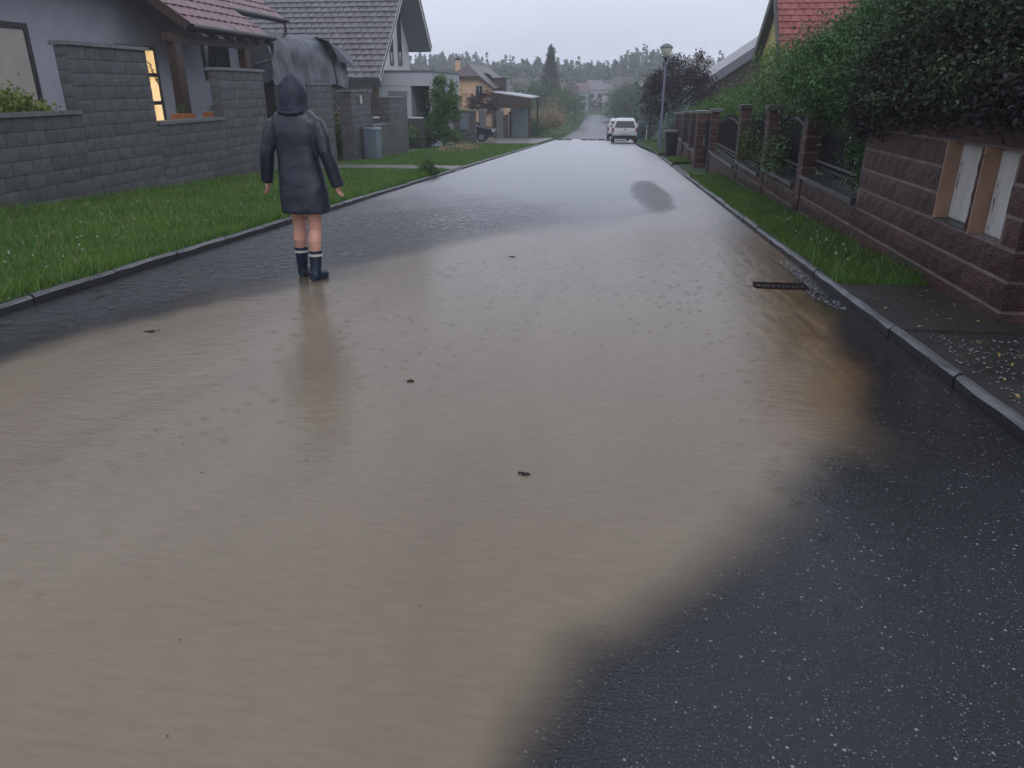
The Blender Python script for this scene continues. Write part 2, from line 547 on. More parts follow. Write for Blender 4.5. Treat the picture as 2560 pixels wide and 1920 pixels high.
    rp.color_ramp.elements[1].position = .72; rp.color_ramp.elements[1].color = (.238, .194, .139, 1)
    L.new(n3.outputs['Fac'], rp.inputs['Fac'])
    df = N.new('ShaderNodeBsdfDiffuse')
    L.new(bp.outputs[0], df.inputs['Normal'])
    # clearer, ochre water at the drain side
    ao = N.new('ShaderNodeAttribute'); ao.attribute_name = 'ochre'
    mo = N.new('ShaderNodeMix'); mo.data_type = 'RGBA'
    L.new(ao.outputs['Fac'], mo.inputs[0]); L.new(rp.outputs[0], mo.inputs[6]); mo.inputs[7].default_value = (.155, .088, .034, 1)
    st1 = N.new('ShaderNodeMath'); st1.operation = 'SUBTRACT'; st1.inputs[1].default_value = .5
    L.new(n6.outputs['Fac'], st1.inputs[0])
    st2 = N.new('ShaderNodeMath'); st2.operation = 'MULTIPLY'; L.new(st1.outputs[0], st2.inputs[0]); L.new(afl.outputs['Fac'], st2.inputs[1])
    st3 = N.new('ShaderNodeMath'); st3.operation = 'MULTIPLY_ADD'; st3.inputs[1].default_value = 1.7; st3.inputs[2].default_value = 1
    L.new(st2.outputs[0], st3.inputs[0])
    sg1 = N.new('ShaderNodeMath'); sg1.operation = 'MULTIPLY_ADD'; sg1.inputs[1].default_value = .30; sg1.inputs[2].default_value = -.15
    L.new(n7.outputs['Fac'], sg1.inputs[0])
    sg2 = N.new('ShaderNodeMath'); sg2.operation = 'ADD'; L.new(sg1.outputs[0], sg2.inputs[0]); L.new(st3.outputs[0], sg2.inputs[1])
    hv = N.new('ShaderNodeHueSaturation'); L.new(mo.outputs[2], hv.inputs['Color']); L.new(sg2.outputs[0], hv.inputs['Value'])
    L.new(hv.outputs[0], df.inputs['Color'])
    tr = N.new('ShaderNodeBsdfTransparent')
    body = N.new('ShaderNodeMixShader')
    L.new(am.outputs['Fac'], body.inputs[0]); L.new(tr.outputs[0], body.inputs[1]); L.new(df.outputs[0], body.inputs[2])
    gl = N.new('ShaderNodeBsdfGlossy'); gl.inputs['Roughness'].default_value = .32
    arr_ = N.new('ShaderNodeAttribute'); arr_.attribute_name = 'rough'
    L.new(arr_.outputs['Fac'], gl.inputs['Roughness'])
    L.new(bp.outputs[0], gl.inputs['Normal'])
    fr = N.new('ShaderNodeFresnel'); fr.inputs['IOR'].default_value = 1.33
    L.new(bp.outputs[0], fr.inputs['Normal'])
    fm = N.new('ShaderNodeMath'); fm.operation = 'MULTIPLY'
    L.new(fr.outputs[0], fm.inputs[0]); L.new(af.outputs['Fac'], fm.inputs[1])
    mp9 = N.new('ShaderNodeMapping'); mp9.inputs['Scale'].default_value = (1, 1, .02)
    L.new(geo.outputs['Position'], mp9.inputs['Vector'])
    n9 = N.new('ShaderNodeTexNoise'); n9.inputs['Scale'].default_value = 11; n9.inputs['Detail'].default_value = 5; n9.inputs['Roughness'].default_value = .7
    L.new(mp9.outputs[0], n9.inputs['Vector'])
    r9 = N.new('ShaderNodeMapRange'); r9.inputs['From Min'].default_value = .50; r9.inputs['From Max'].default_value = .64
    r9.inputs['To Min'].default_value = .35; r9.inputs['To Max'].default_value = 4.2
    L.new(n9.outputs['Fac'], r9.inputs['Value'])
    x9 = N.new('ShaderNodeMix'); x9.data_type = 'FLOAT'; x9.inputs[2].default_value = 1.0
    L.new(a5.outputs[0], x9.inputs[0]); L.new(r9.outputs[0], x9.inputs[3])
    fm0 = fm
    fm = N.new('ShaderNodeMath'); fm.operation = 'MULTIPLY'; fm.use_clamp = True
    L.new(fm0.outputs[0], fm.inputs[0]); L.new(x9.outputs[0], fm.inputs[1])
    fin = N.new('ShaderNodeMixShader')
    L.new(fm.outputs[0], fin.inputs[0]); L.new(body.outputs[0], fin.inputs[1]); L.new(gl.outputs[0], fin.inputs[2])
    L.new(fin.outputs[0], out.inputs['Surface'])
    return m


# ------------------------------------------------------------------ ground, road, verges
def strip(name, m, x0, x1, ys, dz, parent=None, kind='structure', skirt=0.0, follow=True):
    b = MB()
    vs, fs = [], []
    for y in ys:
        c = cx(y) if follow else 0
        z = gz(y) + dz
        a0 = x0(y) if callable(x0) else x0
        a1 = x1(y) if callable(x1) else x1
        vs += [(a0 + c, y, z - skirt), (a0 + c, y, z), (a1 + c, y, z), (a1 + c, y, z - skirt)]
    for i in range(len(ys) - 1):
        k = 4 * i
        rows = ((1, 2),) if not skirt else ((0, 1), (1, 2), (2, 3))
        for (p, q) in rows:
            fs.append((k + p, k + q, k + 4 + q, k + 4 + p))
    if skirt:
        fs.append((0, 3, 2, 1))
        k = 4 * (len(ys) - 1)
        fs.append((k, k + 1, k + 2, k + 3))
    b.add(vs, fs)
    o = b.obj(name, m, parent)
    if kind: o['kind'] = kind
    return o


def rngs(a, b, s):
    n = max(1, int(round((b - a) / s)))
    return [a + (b - a) * i / n for i in range(n + 1)]


LK, RK = -4.36, 1.89          # kerb faces
g = MB()
gys = rngs(-15, 170, 5) + rngs(180, 380, 10)
gxs = [-220, -90, -40, -9.2, -4.62, -4.5, 2.0, 2.12, 9, 40, 90, 160]
vs = []
for y in gys:
    for x in gxs:
        low = (-4.55 < x < 2.05)
        vs.append((x + (cx(y) if -10 < x < 10 else 0), y, gz(y) + (-.06 if low else .045)))
nx = len(gxs)
fs = [(j * nx + i, j * nx + i + 1, (j + 1) * nx + i + 1, (j + 1) * nx + i) for j in range(len(gys) - 1) for i in range(nx - 1)]
g.add(vs, fs)
sp(g.obj('ground', M['turf']), kind='structure')

strip('road', road_material(), LK - .02, RK + .02, rngs(-6, 175, 2.5), 0)

# flood water sheet with its own turbidity
POLY = np.array([(-4.4, -.5), (-4.4, 3.0), (-3.5, 3.55), (-3.25, 4.6), (-2.85, 5.8), (-2.5, 6.7), (-2.1, 7.6), (-1.4, 8.9), (-.7, 10.0),
                 (.2, 10.9), (.85, 12.0), (1.12, 14), (1.15, 16.5), (.95, 20), (.6, 25), (.5, 34), (.9, 45), (1.95, 46), (1.95, 8), (1.72, 7.0),
                 (1.6, 6.2), (1.62, 5.5), (1.5, 4.7), (1.36, 4.0), (1.02, 3.2), (.64, 2.68), (.38, 2.12), (-.07, 1.63), (-.24, 1.17), (-.36, .8), (-.6, -.5)])


def poly_sd(P, poly):
    d = np.full(len(P), 1e9)
    ins = np.zeros(len(P), bool)
    n = len(poly)
    for i in range(n):
        a, b = poly[i], poly[(i + 1) % n]
        ab = b - a
        t = np.clip(((P - a) @ ab) / (ab @ ab), 0, 1)
        d = np.minimum(d, np.linalg.norm(P - (a + t[:, None] * ab), axis=1))
        c = ((a[1] > P[:, 1]) != (b[1] > P[:, 1])) & (P[:, 0] < (b[0] - a[0]) * (P[:, 1] - a[1]) / (b[1] - a[1] + 1e-12) + a[0])
        ins ^= c
    return np.where(ins, d, -d)


def sstep(a, b, x):
    t = np.clip((x - a) / (b - a), 0, 1)
    return t * t * (3 - 2 * t)


wy = [-.5]
while wy[-1] < 62: wy.append(wy[-1] + (.03 if 6.2 < wy[-1] < 6.8 else max(.06, .016 * abs(wy[-1]) + .02)))
wy = np.array(wy)
wx = np.linspace(LK + .005, RK - .005, 150)
GX, GY = np.meshgrid(wx, wy)
P2 = np.stack([GX.ravel(), GY.ravel()], 1)
ph = rng.uniform(0, 6.28, 14)
nz = sum(np.sin(P2[:, 0] * fx + P2[:, 1] * fy + p) * a for fx, fy, p, a in
         [(1.7, .8, ph[0], .30), (3.9, -1.3, ph[1], .22), (-2.6, 2.2, ph[2], .22), (7.5, 3.1, ph[3], .14), (-6.1, 5.2, ph[4], .12), (13, -7, ph[5], .08), (17, 11, ph[6], .06)])
sdv = poly_sd(P2, POLY)
near_r = sstep(-1.3, -.6, P2[:, 0]) * (1 - sstep(5.5, 8.5, P2[:, 1]))
wid = np.minimum(.06 + .055 * np.abs(P2[:, 1]), 1.0)
wid2 = .05 + .048 * P2[:, 1].clip(.5) * (1 - .6 * sstep(3.0, 4.2, P2[:, 1]))
wid = wid * (1 - near_r) + wid2 * near_r
mud = sstep(-1, 1, (sdv + near_r * .07 + nz * wid * .9) / wid)
mud *= 1 - .15 * sstep(12, 30, P2[:, 1])
film = np.ones(len(P2))
# the lower right lies just above the water: only damp asphalt there
out_r = sstep(0.0, .9, -sdv) * near_r
film -= .88 * out_r
# rain-beaten, barely covered asphalt along the left kerb
film -= .72 * sstep(-.1, .8, -sdv + nz * .25) * (1 - sstep(-1.4, .2, P2[:, 0])) * (1 - sstep(9.0, 15.0, P2[:, 1] + nz * 1.5 + (P2[:, 0] + 2) * .8))
# bare rough patch
pa = ((P2[:, 0] - .78) / .36) ** 2 + ((P2[:, 1] - 15.3) / 3.6) ** 2
film -= .80 * (1 - sstep(.35, 1.25, pa + nz * .35))
mud *= 1 - .9 * (1 - sstep(.35, 1.35, pa + nz * .35))
ripple = .35 + .65 * sstep(.0, 1.0, -sdv) * (1 - sstep(-2.2, -.6, P2[:, 0])) * (1 - sstep(9, 13, P2[:, 1]))
flow = np.clip(sstep(.75, 1.5, P2[:, 0] + .05 * nz) * sstep(3.4, 4.6, P2[:, 1]) * (1 - sstep(11, 15, P2[:, 1])), 0, 1)
ochre = (1 - sstep(0, .7, sdv)) * sstep(.3, .9, P2[:, 0]) * sstep(2.6, 4.4, P2[:, 1]) * (1 - sstep(5.6, 8, P2[:, 1])) * (.95 + .5 * nz)
och2 = sstep(1.1, 1.75, P2[:, 0]) * sstep(5, 7, P2[:, 1]) * (1 - sstep(10, 16, P2[:, 1])) * (.45 + .9 * nz)
ochre = np.clip(np.maximum(ochre, och2), 0, 1)
film = np.clip(film, 0, 1)
hole = 1 - sstep(.75, 1.25, np.sqrt(((P2[:, 0] - 1.5) / .24) ** 2 + ((P2[:, 1] - 6.5) / .11) ** 2) + nz * .15)
mud *= 1 - hole
film *= 1 - .8 * hole
V = np.stack([P2[:, 0], P2[:, 1], np.array([gz(y) for y in P2[:, 1]]) + .006], 1)
nxw, nyw = len(wx), len(wy)
I = np.arange(nxw * nyw).reshape(nyw, nxw)
F = np.stack([I[:-1, :-1].ravel(), I[:-1, 1:].ravel(), I[1:, 1:].ravel(), I[1:, :-1].ravel()], 1)
wme = np_mesh('flood_water', V, F, water_material())
for nme, arr in (('mud', mud), ('film', np.clip(film, 0, 1)), ('ripple', ripple), ('ochre', ochre), ('flow', flow), ('rough', .19 + .20 * sstep(6, 14, P2[:, 1]))):
    at = wme.attributes.new(nme, 'FLOAT', 'POINT')
    at.data.foreach_set('value', arr.astype(np.float32))
sp(mesh_obj('flood_water', wme), kind='structure')

# verges and paved strips
strip('grass_verge', M['turf'], -8.6, LK - .04, rngs(-6, 20.6, 1), .068)
strip('grass_verge', M['turf'], -8.6, LK - .04, rngs(22.2, 46, 2), .068)
strip('path', M['concrete'], -9.5, LK - .0, rngs(20.6, 22.2, .8), .10, skirt=.1)
strip('driveway', M['concrete'], -14, LK - .3, rngs(46, 62, 2), .085)
strip('grass_verge', M['turf'], -10, LK - .35, rngs(62, 160, 4), .095)
strip('grass_verge', M['turf'], RK + .04, 2.7, rngs(6.35, 19.6, 1), .068)
strip('driveway', M['darkpath'], RK + .04, 6, rngs(-6, 4.9, 1), .07)
strip('pavement', M['darkpath'], RK + .04, 6, rngs(4.9, 6.35, .7), .082, skirt=.05)
strip('driveway', M['darkpath'], RK - .02, 6, rngs(19.6, 25.8, 1), .02, skirt=.05)
strip('grass_verge', M['turf'], RK + .04, 2.6, rngs(25.8, 29.5, 1), .09)
strip('driveway', M['darkpath'], RK - .02, 4, rngs(29.5, 33, 1), .02, skirt=.05)
strip('grass_verge', M['turf'], lambda y: RK + .04 - min(.5, max(0, (y - 33) * .04)), 4, rngs(33, 160, 3), .095)

# kerbs: every stone on its own
stone_var = []
for k in range(3):
    b = MB()
    x0, x1 = 0, .046
    L_ = .985
    n = 4
    vs = []
    for i in range(n + 1):
        y = L_ * i / n
        j = lambda: rng.uniform(-.006, .006)
        vs += [(x0, y, -.1), (x0 + j() * .5, y, .052 + j()), (x0 + .014 + j(), y, .073 + j() * .6), (x1, y, .075 + j() * .6), (x1, y, -.1)]
    fs = []
    for i in range(n):
        for p in range(4):
            fs.append((i * 5 + p, i * 5 + p + 1, i * 5 + 6 + p, i * 5 + 5 + p)[::-1])
    fs += [(0, 1, 2, 3, 4), (n * 5 + 4, n * 5 + 3, n * 5 + 2, n * 5 + 1, n * 5)]
    b.add(vs, fs)
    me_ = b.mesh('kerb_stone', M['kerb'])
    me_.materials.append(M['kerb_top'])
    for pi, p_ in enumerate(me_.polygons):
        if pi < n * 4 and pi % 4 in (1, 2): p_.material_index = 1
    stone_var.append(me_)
tilt = -math.atan(SL)


def kerb(name, x, ys, flip, skip=()):
    root = sp(bpy.data.objects.new(name, None), kind='structure')
    COL.objects.link(root)
    for y in ys:
        if any(a <= y < c for a, c in skip): continue
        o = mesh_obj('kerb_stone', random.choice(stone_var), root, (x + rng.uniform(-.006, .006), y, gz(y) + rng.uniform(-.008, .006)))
        if flip:
            o.rotation_euler = (-tilt, 0, math.pi)
            o.location.y += .985
            o.location.z = gz(y + .985) + rng.uniform(-.008, .006)
        else:
            o.rotation_euler = (tilt, 0, 0)
    return root


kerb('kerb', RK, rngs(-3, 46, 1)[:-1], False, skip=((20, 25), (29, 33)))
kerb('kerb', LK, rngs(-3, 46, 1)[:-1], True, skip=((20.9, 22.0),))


# ------------------------------------------------------------------ block masonry
def block_mesh(L_, H_, m, name, bulge=.008, cham=.008, nn=(4, 3)):
    """split-faced block: face towards +X, length along Y, origin at its low near corner"""
    b = MB()
    ny, nz_ = nn
    vs, fs = [], []
    for j in range(nz_):
        for i in range(ny):
            y, z = L_ * i / (ny - 1), H_ * j / (nz_ - 1)
            edge = i in (0, ny - 1) or j in (0, nz_ - 1)
            vs.append((0 if edge else rng.uniform(.25, 1) * bulge, y, z))
    for j in range(nz_ - 1):
        for i in range(ny - 1):
            a = j * ny + i
            fs.append((a, a + 1, a + ny + 1, a + ny))
    n0 = len(vs)
    dp = -.05
    vs += [(dp, 0, 0), (dp, L_, 0), (dp, L_, H_), (dp, 0, H_)]
    fs += [tuple([n0, n0 + 1] + list(range(ny))[::-1])[:], tuple([n0 + 2, n0 + 3] + [(nz_ - 1) * ny + i for i in range(ny)])]
    fs += [tuple([n0 + 1, n0 + 2] + [j * ny + ny - 1 for j in range(nz_)][::-1]), tuple([n0 + 3, n0] + [j * ny for j in range(nz_)])]
    b.add(vs, fs)
    return b.mesh(name, m)


class Blocks:
    def __init__(s, m, name, L_, H_, joint, bulge=.008):
        s.bulge = bulge
        s.m, s.name, s.L, s.H, s.j, s.cache = m, name, L_, H_, joint, {}

    def get(s, L_, H_):
        key = (round(L_, 2), round(H_, 2))
        if key not in s.cache: s.cache[key] = [block_mesh(key[0], key[1], s.m, s.name, s.bulge, nn=(5, 4)) for _ in range(4)]
        return random.choice(s.cache[key])

    def face(s, parent, X, y0, y1, z0, z1, d=1, holes=(), ground=None, hj=.006):
        """lay blocks on the plane x = X facing +X (d=1) or -X (d=-1)"""
        r = 0
        z = z0
        while z < z1 - .03:
            h = min(s.H, z1 - z)
            off = (r % 2) * s.L / 2
            y = y0 - off
            while y < y1 - .02:
                a, c = max(y, y0), min(y + s.L, y1)
                segs = [(a, c)]
                for (ha, hc, hz0, hz1) in holes:
                    if z + h > hz0 + .03 and z < hz1 - .03:
                        ns = []
                        for (p, q) in segs:
                            if q <= ha or p >= hc: ns.append((p, q))
                            else:
                                if p < ha: ns.append((p, ha))
                                if q > hc: ns.append((hc, q))
                        segs = ns
                for (p, q) in segs:
                    if q - p < .05: continue
                    if ground is not None and z + h < ground((p + q) / 2) - .02: continue
                    o = mesh_obj(s.name, s.get(q - p - hj, h - s.j), parent)
                    if d > 0: o.location = (X, p + hj / 2, z + s.j / 2)
                    else:
                        o.location = (X, q - hj / 2, z + s.j / 2)
                        o.rotation_euler = (0, 0, math.pi)
                y += s.L
            z += s.H
            r += 1

    def face_y(s, parent, Y, x0, x1, z0, z1, hj=.006, ground=None):
        """blocks on the plane y = Y facing -Y"""
        r = 0
        z = z0
        while z < z1 - .03:
            h = min(s.H, z1 - z)
            x = x0 - (r % 2) * s.L / 2
            while x < x1 - .02:
                p, q = max(x, x0), min(x + s.L, x1)
                if q - p > .04 and not (ground is not None and z + h < ground - .02):
                    o = mesh_obj(s.name, s.get(q - p - hj, h - s.j), parent, (p + hj / 2, Y, z + s.j / 2))
                    o.rotation_euler = (0, 0, -math.pi / 2)
                x += s.L
            z += s.H
            r += 1


GB = Blocks(M['block'], 'block', .4, .2, .009)
RB = Blocks(M['brick'], 'brick', .42, .205, .022, .011)
WX = -8.55       # face of the walls on the left


def core(parent, name, m, *a):
    return MB().box(*a).obj(name, m, parent)


def slab(parent, x0, x1, y0, y1, z, h=.06, m=None):
    b = MB()
    b.box(x0, x1, y0, y1, z, z + h * .6).box(x0 + .006, x1 - .006, y0 + .006, y1 - .006, z + h * .6 + .0005, z + h)
    return b.obj('cap_slab', m or M['cap'], parent)


gfl = lambda y: gz(y) + .09
# the long block wall in front of the red-roofed house
wl = thing('block_wall', 'long stepped grey block wall beside the grass, with a tall panel and a low sill', 'wall', (0, 0, 0))
SEG = [(3.0, 11.68, .96), (11.68, 13.78, 1.98), (13.78, 16.38, .70), (16.38, 18.55, 1.71)]
for (y0, y1, zt) in SEG:
    core(wl, 'wall_core', M['mortar_grey'], WX - .24, WX - .012, y0 + .012, y1 - .012, gz(y1) - .2, zt - .002)
    zb = zt
    while zb > gfl(y1) - .0: zb -= .2
    GB.face(wl, WX, y0, y1, zb, zt, ground=gfl)
    n = max(1, round((y1 - y0) / .5))
    for i in range(n):
        a, c = y0 + (y1 - y0) * i / n, y0 + (y1 - y0) * (i + 1) / n
        slab(wl, WX - .29, WX + .05, a + .003 - (.04 if i == 0 and zt > 1.5 else 0), c - .003 + (.04 if i == n - 1 and zt > 1.5 else 0), zt)
GB.face_y(wl, 11.68, WX - .24, WX, .96 + .06, 1.98)
GB.face_y(wl, 16.38, WX - .24, WX, .70 + .06, 1.71)


def pier(label, y0, y1, zt, group=None, dx=.42, X=WX):
    t = thing('block_pier', label, 'pier', (0, 0, 0), 0, group)
    core(t, 'pier_core', M['mortar_grey'], X - dx + .012, X - .012, y0 + .012, y1 - .012, gz(y1) - .2, zt - .002)
    zb = zt
    while zb > gz(y1) + .02: zb -= .2
    GB.face(t, X, y0, y1, zb, zt)
    GB.face_y(t, y0, X - dx, X, zb, zt)
    slab(t, X - dx - .04, X + .04, y0 - .04, y1 + .04, zt)
    return t


pier('grey block pier seen just right of the hooded head, beside the gateway', 21.3, 23.2, 1.43)
p3 = pier('grey block gate pier with a small white plate on its face', 24.9, 27.0, 1.23)
MB().box(WX + .02, WX + .035, 25.75, 25.95, .86, 1.12).obj('white_plate', M['white_door'], p3)
pier('grey block pier at the end of the low wall behind the grey bin', 29.3, 31.9, .98)
lw = thing('low_block_wall', 'low grey block wall with a pale cap between two taller block piers', 'wall')
core(lw, 'wall_core', M['mortar_grey'], WX - .24, WX - .012, 27.05, 29.25, -1.5, .045)
GB.face(lw, WX, 27.0, 29.3, -1.15, .05)
for i in range(4): slab(lw, WX - .28, WX + .05, 27.06 + .54 * i, 27.06 + .54 * i + .535, .05)

# bluish metal container against the pier
bt = thing('metal_bin', 'bluish grey ribbed metal bin standing against the low block wall', 'bin', (-8.22, 25.9, gz(25.9) + .09))
b = MB(); b.loft([(0, 0, 0, .27, .27), (0, 0, .05, .275, .275), (0, 0, .95, .29, .29)], 24, sq=.6); b.obj('bin_body', M['silver'], bt)
b = MB(); b.loft([(0, 0, .95, .31, .31), (0, 0, 1.0, .31, .31), (0, 0, 1.04, .26, .26)], 24, sq=.6); b.obj('lid', M['silver'], bt)
b = MB()
for k in range(9):
    b.box(-.24 + .055 * k, -.22 + .055 * k, -.305, -.28, .06, .92)
b.obj('ribs', M['silver'], bt)
b = MB(); b.bar((-.1, -.2, 1.07), (.1, -.2, 1.07), .03); b.bar((-.1, -.2, 1.03), (-.1, -.2, 1.07), .02); b.bar((.1, -.2, 1.03), (.1, -.2, 1.07), .02); b.obj('handle', M['black'], bt)

# ------------------------------------------------------------------ right hand brick wall with cabinets
BX = 2.65
bw = thing('brick_wall', 'dark red split brick wall with two recessed white cabinets, under the bushes', 'wall')
NZ0, NZ1 = .35, .965
H1 = (5.98, 6.57, NZ0, NZ1)
H2 = (5.44, 5.92, NZ0 - .02, NZ1)
WT = 1.17
c0 = BX + .0015
core(bw, 'wall_core', M['mortar'], c0, 3.0, 5.206, 8.6, -.75, NZ0 - .004)
core(bw, 'wall_core', M['mortar'], c0, 3.0, 5.206, 8.6, NZ1 + .004, WT)
core(bw, 'wall_core', M['mortar'], c0, 3.0, 6.574, 8.6, NZ0 - .002, NZ1 + .002)
core(bw, 'wall_core', M['mortar'], c0, 3.0, 5.206, 5.436, NZ0 - .002, NZ1 + .002)
core(bw, 'wall_core', M['brick'], c0, 3.0, 5.924, 5.976, NZ0 - .002, NZ1 + .002)
core(bw, 'wall_core', M['mortar'], 2.812, 3.0, 5.434, 5.925, NZ0 - .002, NZ1 + .002)
core(bw, 'wall_core', M['mortar'], 2.812, 3.0, 5.975, 6.576, NZ0 - .002, NZ1 + .002)
RB.face(bw, BX, 5.2, 8.6, NZ0 - 5 * .205, NZ0 + 4 * .205, d=-1, holes=(H1, H2), ground=lambda y: gz(y) + .05)
RB.face_y(bw, 5.2, BX, 3.0, NZ0 - 5 * .205, NZ0 + 4 * .205)
for i in range(6): slab(bw, BX - .05, 3.05, 5.15 + .583 * i, 5.15 + .583 * i + .58, WT, .045, M['darkcap'])
for (a, c, z0, z1) in (H1, H2):
    MB().box(BX - .006, 2.80, c - .018, c - .002, z0 + .004, z1).obj('niche_lining', M['peach'], bw)
    MB().box(BX + .01, 2.80, a + .002, c - .018, z0 - .002, z0 + .012).obj('niche_sill', M['darkcap'], bw)


def cabinet(label, a, c, z0, z1):
    t = thing('utility_cabinet', label, 'cabinet', (2.755, (a + c) / 2, z0 + .013), 0, 'cabinets in the brick wall')
    hw = (c - a) / 2 - .024
    H_ = z1 - z0 - .03
    b = MB(); b.box(.012, .045, -hw, hw, 0, H_); b.obj('case', M['white_door'], t)
    d = MB(); d.box(0, .0115, -hw + .012, hw - .004, .012, H_ - .012); dd = d.obj('door', M['white_door'], t)
    r = MB()
    rr = random.Random(int(a * 100))
    for k in range(12):
        z = rr.uniform(.02, H_ - .1)
        hh = rr.uniform(.02, .09)
        e = -hw + .012
        r.box(-.002, -.0005, e, e + rr.uniform(.008, .03), z, z + hh)
        if k % 3 == 0: r.box(-.002, -.0005, hw - .05, hw - .05 + rr.uniform(.006, .016), z, z + hh * .7)
    r.obj('rust_stain', M['rust'], dd)
    h = MB(); h.box(-.012, -.0005, -hw * .35, -hw * .35 + .012, H_ * .5, H_ * .5 + .07); h.obj('handle', M['rust'], dd)
    return t


cabinet('white metal cabinet in the wider recess of the brick wall, farther from the gate', *H1)
cabinet('white metal cabinet with rusty edge in the narrow recess nearest the dark gate', *H2)

# gate at the near end of the brick wall
gt = thing('slatted_gate', 'dark slatted gate at the near end of the brick wall', 'gate', (2.78, 5.1, 0))
b = MB(); b.box(0, .06, -.06, 0, -.1, 1.3); b.box(0, .06, -2.4, -2.34, -.1, 1.3); b.obj('gate_frame', M['black'], gt)
gl_ = MB().box(.065, .085, -2.34, -.06, 0, .11).mesh('slat', M['darkwood'])
for k in range(9): mesh_obj('slat', gl_, gt, (0, 0, .02 + .135 * k))

# plinth wall of the fence
pw = thing('fence_plinth', 'low red brick plinth carrying the black iron fence along the grass strip', 'wall')
tops = [(8.6, 11.1, .18), (11.5, 13.85, .02), (14.25, 16.85, -.13), (17.25, 21.6, -.28)]
for (a, c, z) in tops:
    core(pw, 'wall_core', M['mortar'], c0, 2.92, a + .01, c - .01, gz(c) - .3, z - .002)
    zb = NZ0 - 12 * .205
    zt = NZ0 + math.floor((z - NZ0) / .205 + .5) * .205
    RB.face(pw, BX, a, c, zb, z, d=-1, ground=lambda y: gz(y) + .04)
    n = round((c - a) / .6)
    for i in range(n):
        slab(pw, BX - .06, 2.98, a + (c - a) * i / n + .002, a + (c - a) * (i + 1) / n - .002, z, .055, M['darkcap'])
# pillars
for i, (y, zt, lab) in enumerate([(11.1, 1.14, 'nearest slim brick fence pillar, next to the hanging green vine'),
                                  (13.85, 1.0, 'slim brick fence pillar, second from the high brick wall'),
                                  (16.85, .95, 'slim brick fence pillar, third from the high brick wall')]):
    t = thing('brick_pillar', lab, 'pillar', (0, 0, 0), 0, 'slim brick pillars of the fence')
    core(t, 'pillar_core', M['mortar'], BX - .008, BX + .17, y + .012, y + .288, gz(y) - .3, zt)
    k = math.ceil((zt - gz(y)) / .205)
    RB.face(t, BX - .02, y, y + .3, zt - k * .205, zt, d=-1, hj=.004)
    RB.face_y(t, y, BX - .02, BX + .18, zt - k * .205, zt)
    slab(t, BX - .06, BX + .22, y - .04, y + .34, zt, .08, M['darkcap'])


def fence_panel(y0, y1, zb, zt, label):
    t = thing('iron_fence_panel', label, 'fence', (BX + .16, y0, zb), 0, 'black iron fence panels')
    L_ = y1 - y0
    H_ = zt - zb
    b = MB(); b.bar((0, 0, .1), (0, L_, .1), .04, .03); b.obj('rail', M['iron'], t)
    b = MB(); b.bar((0, 0, .17), (0, L_, .17), .04, .02); b.obj('rail', M['cap'], t)
    arc = [(0, L_ * k / 12, H_ * .62 + H_ * .3 * math.sin(math.pi * k / 12)) for k in range(13)]
    b = MB(); b.tube(arc, .02, 6); b.obj('arch_rail', M['iron'], t)
    b = MB()
    n = int(L_ / .105)
    for k in range(1, n):
        y = L_ * k / n
        h = H_ * .62 + H_ * .3 * math.sin(math.pi * k / n)
        b.box(-.009, .009, y - .009, y + .009, .03, h + .06)
        b.add([(-.012, y - .012, h + .06), (.012, y - .012, h + .06), (.012, y + .012, h + .06), (-.012, y + .012, h + .06), (0, y, h + .13)],
              [(0, 1, 4), (1, 2, 4), (2, 3, 4), (3, 0, 4)])
    sp(b.obj('bars', M['iron'], t), kind='stuff')
    # sheet behind the bars
    b = MB(); b.box(.03, .036, .01, L_ - .01, .06, H_ * .62); b.obj('backing_sheet', M['iron'], t)
    return t


fence_panel(8.62, 11.08, .25, 1.1, 'black iron fence panel between the high brick wall and the nearest slim pillar')
fence_panel(11.5, 13.83, .09, .98, 'arched black iron fence panel between the two nearest slim pillars')
fence_panel(14.25, 16.83, -.06, .88, 'black iron fence panel between the second and third slim pillars')
fence_panel(17.25, 21.5, -.21, .75, 'long black iron fence panel beyond the third slim pillar, up to the gate')

# gate posts and mailbox pier farther along
for (x0, y, wd, zt, lab) in [(2.62, 21.7, .22, .76, 'slim brown gate post just before the wide capped pier'),
                             (2.45, 23.6, .56, .66, 'wide dark brick pier with pale cap and a small letterbox'),
                             (2.62, 27.4, .3, .55, 'dark brick post beyond the wide capped pier'),
                             (2.62, 30.2, .3, .46, 'dark brick post just behind the black wheelie bin'),
                             (2.62, 34.2, .34, .3, 'brown brick post at the far end of the fence')]:
    t = thing('brick_post', lab, 'post', (0, 0, 0), 0, 'brick posts beyond the gate')
    core(t, 'post_core', M['mortar'], x0 + .012, x0 + wd - .012, y + .012, y + wd - .012, gz(y) - .2, zt)
    k = math.ceil((zt - gz(y)) / .205)
    RB.face(t, x0, y, y + wd, zt - k * .205, zt, d=-1, hj=.004)
    RB.face_y(t, y, x0, x0 + wd, zt - k * .205, zt)
    slab(t, x0 - .05, x0 + wd + .05, y - .05, y + wd + .05, zt, .07, M['cap'])
    if wd > .5:
        q = MB(); q.box(x0 + .2, x0 + .34, y - .03, y - .021, -.25, .0); q.obj('letterbox', M['silver'], t)
gg = thing('garden_gate', 'narrow dark iron gate between the slim post and the wide pier', 'gate', (2.72, 21.95, gz(22.8) + .08))
b = MB(); b.bar((0, 0, .08), (0, 1.6, .08), .04); b.bar((0, 0, 1.3), (0, 1.6, 1.3), .04); b.bar((0, .02, .08), (0, .02, 1.3), .04); b.bar((0, 1.58, .08), (0, 1.58, 1.3), .04); b.obj('gate_frame', M['iron'], gg)
bar_me = MB().box(-.01, .01, -.01, .01, .1, 1.28).mesh('bar', M['iron'])
